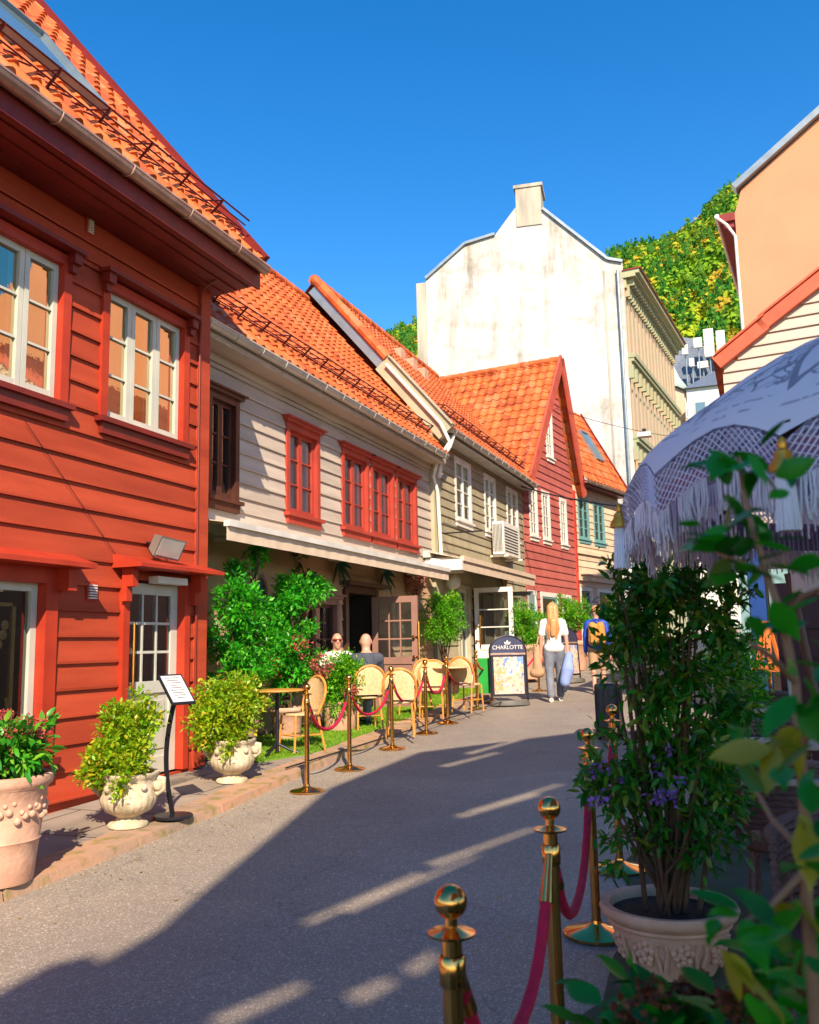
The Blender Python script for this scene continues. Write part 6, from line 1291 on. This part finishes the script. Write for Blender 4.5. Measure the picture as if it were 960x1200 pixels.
# second parasol, cream, with leaning dark pole
q2 = at_y(985, 672, 6.3); t = thing('parasol', 'cream scalloped parasol edge on a dark leaning pole at the right edge', 'parasol', (q2.x, q2.y, gz(0, q2.y))); c2 = (q2.x, q2.y, 0)
ru = abs(at_y(926, 672, 6.3).x-q2.x); z2 = at_y(940, 690, 6.3).z
mb = MB(); K = 48; RS = [.02, .3, .6, .85, 1.0, 1.0]; mb.v = []
for i, r in enumerate(RS):
    for j in range(K): a = 2*PI*j/K; z = z2+.12+.42*(1-r**1.6)-(.14+.02*abs(math.sin(a*6)) if i == 5 else 0); mb.v.append((q2.x+ru*r*math.cos(a), q2.y+ru*r*math.sin(a), z))
mb.f = [(i*K+j, i*K+(j+1) % K, (i+1)*K+(j+1) % K, (i+1)*K+j) for i in range(len(RS)-1) for j in range(K)]; mb.build('canopy', pm('cream_canopy', (.75, .66, .5), .9), t, True, 50)
b1 = at_y(946, 770, 6.3); b0_ = at_y(924, 672, 6.3); d_ = (b1-b0_); f_ = (gz(0, 6.3)-b0_.z)/d_.z
MB().tube([b0_, b0_+d_*f_], .028, 10).build('pole', 'brown', t, True)
# ================================================================== FOREGROUND PLANTING
pp = at_depth(783, 1056, 4.1); g0 = gz(0, pp.y)+.004; hh_ = pp.z-g0; prr = .285
bp_ = thing('potted_shrub', 'tall dark evergreen shrub in the large terracotta bowl on the right', 'potted plant', (pp.x, pp.y, g0)); cb = Vector((pp.x, pp.y, g0))
MB().lathe([(.001, 0), (prr*.66, 0), (prr*.70, .02), (prr*.80, hh_*.35), (prr*.92, hh_*.66), (prr*.93, hh_*.70), (prr*.97, hh_*.72), (prr*.96, hh_*.76), (prr*.99, hh_*.79), (prr*1.06, hh_*.84), (prr*1.09, hh_*.92), (prr*1.06, hh_*.99), (prr*1.0, hh_), (prr*.93, hh_*.98), (prr*.90, hh_*.80)], cb, 56).build('pot', 'terracotta', bp_, True, 50)
MB().lathe([(.001, hh_*.84), (prr*.92, hh_*.84)], cb, 28).build('soil', 'soil', bp_)
mb = MB()
for a0 in (-1.25, -1.95, -2.6, -.5):
    for j in range(12):
        rr = .05*math.sqrt(j/12); aa = j*2.4; a = a0+rr*math.cos(aa)/(prr*.85); z = hh_*.42+rr*math.sin(aa); r_ = prr*(.72+.30*z/hh_)
        mb.ball((cb.x+r_*math.cos(a), cb.y+r_*math.sin(a), cb.z+z), .017, 8)
    for sgn in (-1, 1): mb.tube([(cb.x+prr*(.72+.30*t)*math.cos(a0+.33+sgn*.10*(1-abs(2*t-.9))), cb.y+prr*(.72+.30*t)*math.sin(a0+.33+sgn*.10*(1-abs(2*t-.9))), cb.z+hh_*t) for t in (.15, .3, .45, .6)], .011, 6)
mb.build('grape_relief', 'terracotta', bp_, True, 60)
Ps = []; Os = []; tops = []
lob = [((785, 790), .30, .46, 80), ((770, 705), .22, .16, 34), ((830, 720), .20, .20, 34), ((740, 730), .15, .22, 18), ((790, 890), .36, .26, 74), ((735, 940), .16, .16, 20), ((845, 930), .14, .20, 18), ((850, 830), .16, .25, 26), ((800, 985), .28, .12, 26), ((705, 925), .07, .10, 7), ((780, 680), .26, .08, 24), ((835, 672), .14, .08, 14), ((722, 700), .07, .14, 8)]
for (px_, r, rz, nc) in lob:
    c = at_depth(px_[0], px_[1], 4.1+R_.uniform(-.08, .08)); P, O = clumps(tuple(c), (r, r*.8, rz), int(nc*.6), 26, .085, shell=.15); Ps.append(P); Os.append(O)
    for _ in range(3): tops.append(c+Vector((R_.uniform(-.6, .6)*r, R_.uniform(-.6, .6)*r, R_.uniform(0, .9)*rz)))
leaf_mesh('foliage', np.concatenate(Ps), .060, 'dgreen', bp_, np.concatenate(Os), .38, droop=.35, six=True)
# outer drooping shoots
bs_ = []; ts_ = []
for (a, b) in (((745, 760), (712, 650)), ((750, 720), (722, 640)), ((760, 700), (745, 640)), ((735, 800), (700, 745)), ((725, 900), (684, 905)), ((725, 930), (690, 875)), ((735, 870), (698, 850)), ((850, 780), (888, 735)), ((850, 720), (885, 690)), ((870, 900), (905, 880)), ((800, 680), (800, 640)), ((840, 690), (862, 650)), ((745, 985), (705, 985)), ((730, 1010), (715, 1020))):
    bs_.append(at_depth(*a, 4.0)); ts_.append(at_depth(*b, 4.0+R_.uniform(-.15, .1)))
P, O = sprigs(bs_, ts_, 34, .018); leaf_mesh('shoot_leaves', P, .06, 'dgreen', bp_, O, .36, droop=.5, six=True, wild=.9)
mb = MB()
for a, b in zip(bs_, ts_): mb.tube([a, a.lerp(b, .5)+Vector((0, 0, .02)), b], [.006, .005, .002], 5)
mb.build('shoots', 'bark', bp_)
stems(bp_, cb+Vector((0, 0, hh_*.8)), tops, .010)
mb = MB(); b0 = cb+Vector((0, 0, hh_*.8))
for dx in (-.10, -.04, .02, .07, .13): mb.tube([b0+Vector((dx, 0, 0)), b0+Vector((dx*1.4+.02, .0, .35)), b0+Vector((dx*1.2-.02, .02, .7)), b0+Vector((dx*1.8, 0, 1.05))], [.013, .011, .008, .004], 8)
mb.build('trunks', 'bark', bp_, True)
P, O = clumps(tuple(at_depth(700, 925, 4.0)), (.12, .12, .10), 8, 12, .03); Pb, Ob = clumps(tuple(at_depth(765, 905, 3.85)), (.16, .1, .12), 8, 10, .025); leaf_mesh('flowers', np.concatenate([P, Pb]), .024, 'purple', bp_, np.concatenate([O, Ob]), .8)
# second planted shrub behind, lit yellow-green, and terrace greenery
q = at_y(868, 800, 8.6)
shrub('terrace_shrub', 'sunlit yellow-green bush on the terrace between dark shrub and easel', (q.x, 8.6), 1.2, [(0, 0, 1.05, .26, .3, .45, 60), (0, .1, .7, .25, .3, .3, 30)], 'bright', .2, .4, .055)
q = at_y(905, 640, 7.6)
# low broad-leaved plant at the bottom right
b1 = at_depth(815, 1185, 1.75); hy = thing('hydrangea', 'broad-leaved hydrangea with dried brown flower heads at the bottom right corner', 'potted plant', (b1.x, b1.y, gz(0, b1.y))); cg = Vector((b1.x, b1.y, gz(0, b1.y)+.004))
pot(hy, cg, .24, .38)
def broad(parent, pts, size, mat, name='foliage', spread=.05, n=9, asp=.62, droop=.2):
    P = []; O = []
    for (u, v, d) in pts:
        c = np.array(at_depth(u, v, d)); P.append(c+NR.normal(size=(n, 3))*spread); o_ = NR.normal(size=(n, 3)); o_[:, 2] = np.abs(o_[:, 2])*.5; O.append(o_)
    return leaf_mesh(name, np.concatenate(P), size, mat, parent, np.concatenate(O), asp, droop=droop, six=2, wild=.5)
hp = [(735, 1178, 1.75), (765, 1195, 1.65), (800, 1205, 1.7), (840, 1190, 1.6), (885, 1170, 1.6), (930, 1150, 1.5), (958, 1130, 1.5), (900, 1210, 1.4), (850, 1220, 1.4), (790, 1230, 1.5), (735, 1225, 1.6), (715, 1225, 1.7), (950, 1190, 1.3), (920, 1110, 1.6), (820, 1245, 1.5), (900, 1240, 1.4), (760, 1250, 1.6), (950, 1080, 1.6)]
broad(hy, hp, .085, 'fgreen', n=11, spread=.035)
mb = MB()
for (u, v, d) in hp: c = at_depth(u, v, d); m_ = (c+cg)/2; m_.z = cg.z+.55*(c.z-cg.z); mb.tube([cg+Vector((0, 0, .32)), m_+Vector((0, 0, .08)), c], [.008, .006, .003], 6)
mb.build('stems', 'bark', hy)
for (u, v, d, r) in ((775, 1172, 1.6, .045), (812, 1165, 1.7, .05), (745, 1195, 1.62, .03), (870, 1172, 1.45, .03), (955, 1145, 1.4, .035)):
    P, O = clumps(tuple(at_depth(u, v, d)), (r, r, r*.8), 14, 12, .014); leaf_mesh('flower_head', P, .016, 'brownflower', hy, O, .8)
# tall climbing branch at the right edge, close to the lens
c = at_depth(945, 1150, 1.15); cl_ = thing('climbing_branch', 'tall thin blurred leafy branch rising in front of the parasol at the right', 'plant', (c.x, c.y, gz(0, c.y)))
mb = MB(); base = Vector((c.x, c.y, gz(0, c.y)+.01))
main = [base]+[at_depth(u, v, d) for u, v, d in ((946, 1060, 1.12), (944, 960, 1.12), (938, 880, 1.12), (932, 800, 1.14), (918, 730, 1.16), (898, 670, 1.18), (882, 620, 1.2), (870, 570, 1.22), (866, 535, 1.22))]
mb.tube(main, [.010, .0075, .007, .0065, .006, .0055, .005, .004, .003, .002], 8)
br = [[(944, 1000, 1.12), (905, 960, 1.2), (880, 915, 1.25), (855, 870, 1.3)], [(932, 800, 1.14), (905, 770, 1.1), (880, 755, 1.08)], [(918, 730, 1.16), (940, 700, 1.1), (962, 690, 1.05)], [(944, 1020, 1.12), (905, 1060, 1.1), (860, 1090, 1.1)], [(938, 880, 1.12), (962, 830, 1.0)], [(898, 670, 1.18), (855, 655, 1.2), (830, 640, 1.25)]]
for b in br: mb.tube([at_depth(*q) for q in b], [.005, .004, .003, .002][:len(b)], 6)
mb.build('branches', pm('tan_stem', (.30, .15, .08), .7), cl_, True)
lp = [(866, 535, 1.22), (850, 550, 1.22), (880, 560, 1.2), (895, 575, 1.2), (870, 600, 1.2), (845, 605, 1.22), (895, 625, 1.2), (862, 645, 1.2), (835, 640, 1.25), (880, 665, 1.18), (905, 660, 1.15), (850, 675, 1.2), (935, 720, 1.1), (955, 700, 1.05), (935, 775, 1.05), (955, 760, 1.0), (945, 810, .98), (958, 850, .95), (855, 870, 1.3), (880, 900, 1.25), (955, 1010, 1.0), (860, 1085, 1.1), (900, 1075, 1.1), (940, 1090, 1.0), (955, 930, .98), (925, 1120, 1.0)]
broad(cl_, lp, .056, 'fgreen', n=4, spread=.018, asp=.5, droop=.5)
broad(cl_, [(935, 850, 1.1), (905, 870, 1.12), (928, 960, 1.1), (925, 1055, 1.1), (850, 1120, 1.15)], .075, 'yleaf', 'yellow_leaves', .006, 3, .42, 1.6)
# ================================================================== CABLES, ORNAMENTS
def cable(name, label, a, b, sag, r=.012, cat='cable'):
    mb = MB(); a = Vector(a); b = Vector(b); mb.tube([a.lerp(b, i/16)+Vector((0, 0, -sag*4*(i/16)*(1-i/16))) for i in range(17)], r, 5); o = mb.build(name, 'darkmetal'); tag(o, label, cat); return o
cable('street_cable', 'thick pale cable slung across the lane from the rose gable', at_depth(611, 570, 26), at_depth(862, 596, 20), .25, .022)
cable('street_cable', 'thin cable crossing in front of the big white gable', at_depth(650, 478, 28), at_depth(870, 520, 22), .2, .008)
lq = at_depth(755, 505, 24.6); t = thing('street_lamp', 'small white lamp hung on the thin cable before the ornate facade', 'lamp', lq); mb = MB(); mb.box((lq.x-.18, lq.y-.14, lq.z-.17), (lq.x+.18, lq.y+.14, lq.z-.05)); mb.build('housing', 'white', t); mb = MB(); mb.box((lq.x-.05, lq.y-.04, lq.z-.05), (lq.x+.05, lq.y+.04, lq.z+.06)); mb.build('clamp', 'darkmetal', t)
cable('wire_shadow', 'thin dark strand on the red clapboards standing in for a wire shadow', F1.p(5.75, .04, 3.6), F1.p(7.0, .04, 2.52), .0, .003)  # dark strand laid on the boards in place of a cast wire shadow
cable('ground_cable', 'black cable lying along the kerb behind the left stanchions', at_ground(335, 900, .09), at_ground(590, 822, .09), .0, .010)
def palm_orn(px, py, label):
    u, z = F2.hit(px, py, .2); t = thing('palm_ornament', label, 'ornament', F2.p(u, .0, z), 'palm leaf ornaments on the café wall')
    P = []; mb = MB()
    for i in range(8):
        a = i*2*PI/8+.3; L = .34; d = Vector((.35, math.cos(a), math.sin(a)*.9)).normalized(); c = Vector(F2.p(u, .12, z+.1)); w = .05
        prev = None; side = Vector((1, 0, 0)).cross(d).normalized(); vs = []
        for j in range(6): f = j/5; q = c+d*L*f+Vector((0, 0, -.16*f*f)); ww = w*math.sin(PI*min(1, f*.9+.1)); vs += [q-side*ww, q+side*ww]
        mb.add(vs, [(2*j, 2*j+1, 2*j+3, 2*j+2) for j in range(5)])
    mb.build('fronds', 'palm', t); MB().tube([F2.p(u, .02, z-.2), F2.p(u, .10, z+.1)], .015, 6).build('stalk', 'bark', t)
palm_orn(402, 668, 'dark teal palm ornament on the café wall, left of the two'); palm_orn(455, 678, 'dark teal palm ornament above the café door, right of the two')
u, z = F2.hit(485, 682, .1); t = thing('flower_cluster', 'dusty pink dried flower cluster hanging at the café corner', 'ornament', F2.p(u, .1, z)); P, O = clumps(F2.p(u, .12, z), (.12, .45, .30), 60, 20, .08); leaf_mesh('petals', P, .05, leafm('dusty_pink', [(.4, .12, .09), (.5, .22, .15)], .3, .8), t, O, .7); MB().tube([F2.p(u, .0, z+.2), F2.p(u, .12, z)], .01, 5).build('hook', 'darkmetal', t)
u, z = F2.hit(352, 668, .1); t = thing('twig_wreath', 'dark leafy twig wreath hanging on the brown café wall', 'ornament', F2.p(u, .1, z)); P, O = clumps(F2.p(u, .1, z), (.08, .35, .40), 26, 12, .08); leaf_mesh('leaves', P, .06, 'dgreen', t, O, .5); MB().tube([F2.p(u-.3, .05, z-.2), F2.p(u, .1, z+.1), F2.p(u+.25, .06, z-.1)], .012, 6).build('twig', 'bark', t)
u, z = F2.hit(589, 690, .1); t = thing('wall_lantern', 'round two-bulb wall light beside the grey shop door', 'lamp', F2.p(u, .1, z)); mb = MB(); mb.ball(F2.p(u, .15, z+.2), .17, 14, (.5, 1, 1)); mb.ball(F2.p(u, .15, z-.15), .17, 14, (.5, 1, 1)); mb.build('globe', 'tan', t, True); MB().tube([F2.p(u, .0, z), F2.p(u, .14, z)], .02, 6).build('arm', 'darkmetal', t)
u, z = F2.hit(527, 682, .2); t = thing('wall_lamp', 'white globe lamp on the pale corner pillar between the houses', 'lamp', F2.p(u, .1, z)); MB().ball(F2.p(u, .28, z), .17, 16).build('globe', 'whitecloth', t, True); MB().tube([F2.p(u, .0, z+.2), F2.p(u, .28, z+.25), F2.p(u, .28, z+.1)], .02, 6).build('arm', 'darkmetal', t)
u, z = F2.hit(522, 625, .1); t = thing('sign_bracket', 'thin dark iron sign bracket on the olive-grey wall', 'bracket', F2.p(u, 0, z)); MB().tube([F2.p(u, .05, z), F2.p(u, .95, z)], .018, 6).build('arm', 'darkmetal', t); MB().tube([F2.p(u, .05, z+.25), F2.p(u, .6, z)], .010, 6).build('brace', 'darkmetal', t)
tg = at_ground(575, 818); gp_ = thing('green_cushion_screen', 'small green fabric screen beside the farthest rattan chair', 'screen', at_ground(566, 824, .08)); c = at_ground(568, 822, .08); gp_['label'] = 'small green fabric screen between the farthest chair and the advertising board'
MB().bar(c+Vector((-.10, 0, .45)), c+Vector((.14, .1, .45)), .05, .62).build('panel', pm('green_fabric', (.01, .30, .03), .7), gp_); MB().tube([c+Vector((-.12, 0, 0)), c+Vector((-.12, 0, .8))], .015, 6).build('post', 'bamboo', gp_)

n = 260; y = NR.uniform(2.5, 16, n); x = np.array([kx(q) for q in y])+np.abs(NR.normal(size=n))*.35+.02; x[:60] = NR.uniform(-4, -1, 60)
o = leaf_mesh('fallen_leaves', np.stack([x, y, SL*y+.006], 1), .035, leafm('fallen_leaf', [(.30, .12, .03), (.45, .28, .05), (.2, .08, .03)], .2, .8), None, None, .5, wild=1.0)
o.data.vertices.foreach_get('co', (co := np.zeros(len(o.data.vertices)*3))); co = co.reshape(-1, 4, 3); co[:, :, 2] = (SL*co[:, :1, 1]+.006)+np.abs(co[:, :, 2]-co[:, :1, 2])*.2; o.data.vertices.foreach_set('co', co.reshape(-1)); o.data.update()
tag(o, 'small fallen brown and yellow leaves scattered along the kerb and road', 'leaves', kind='stuff')
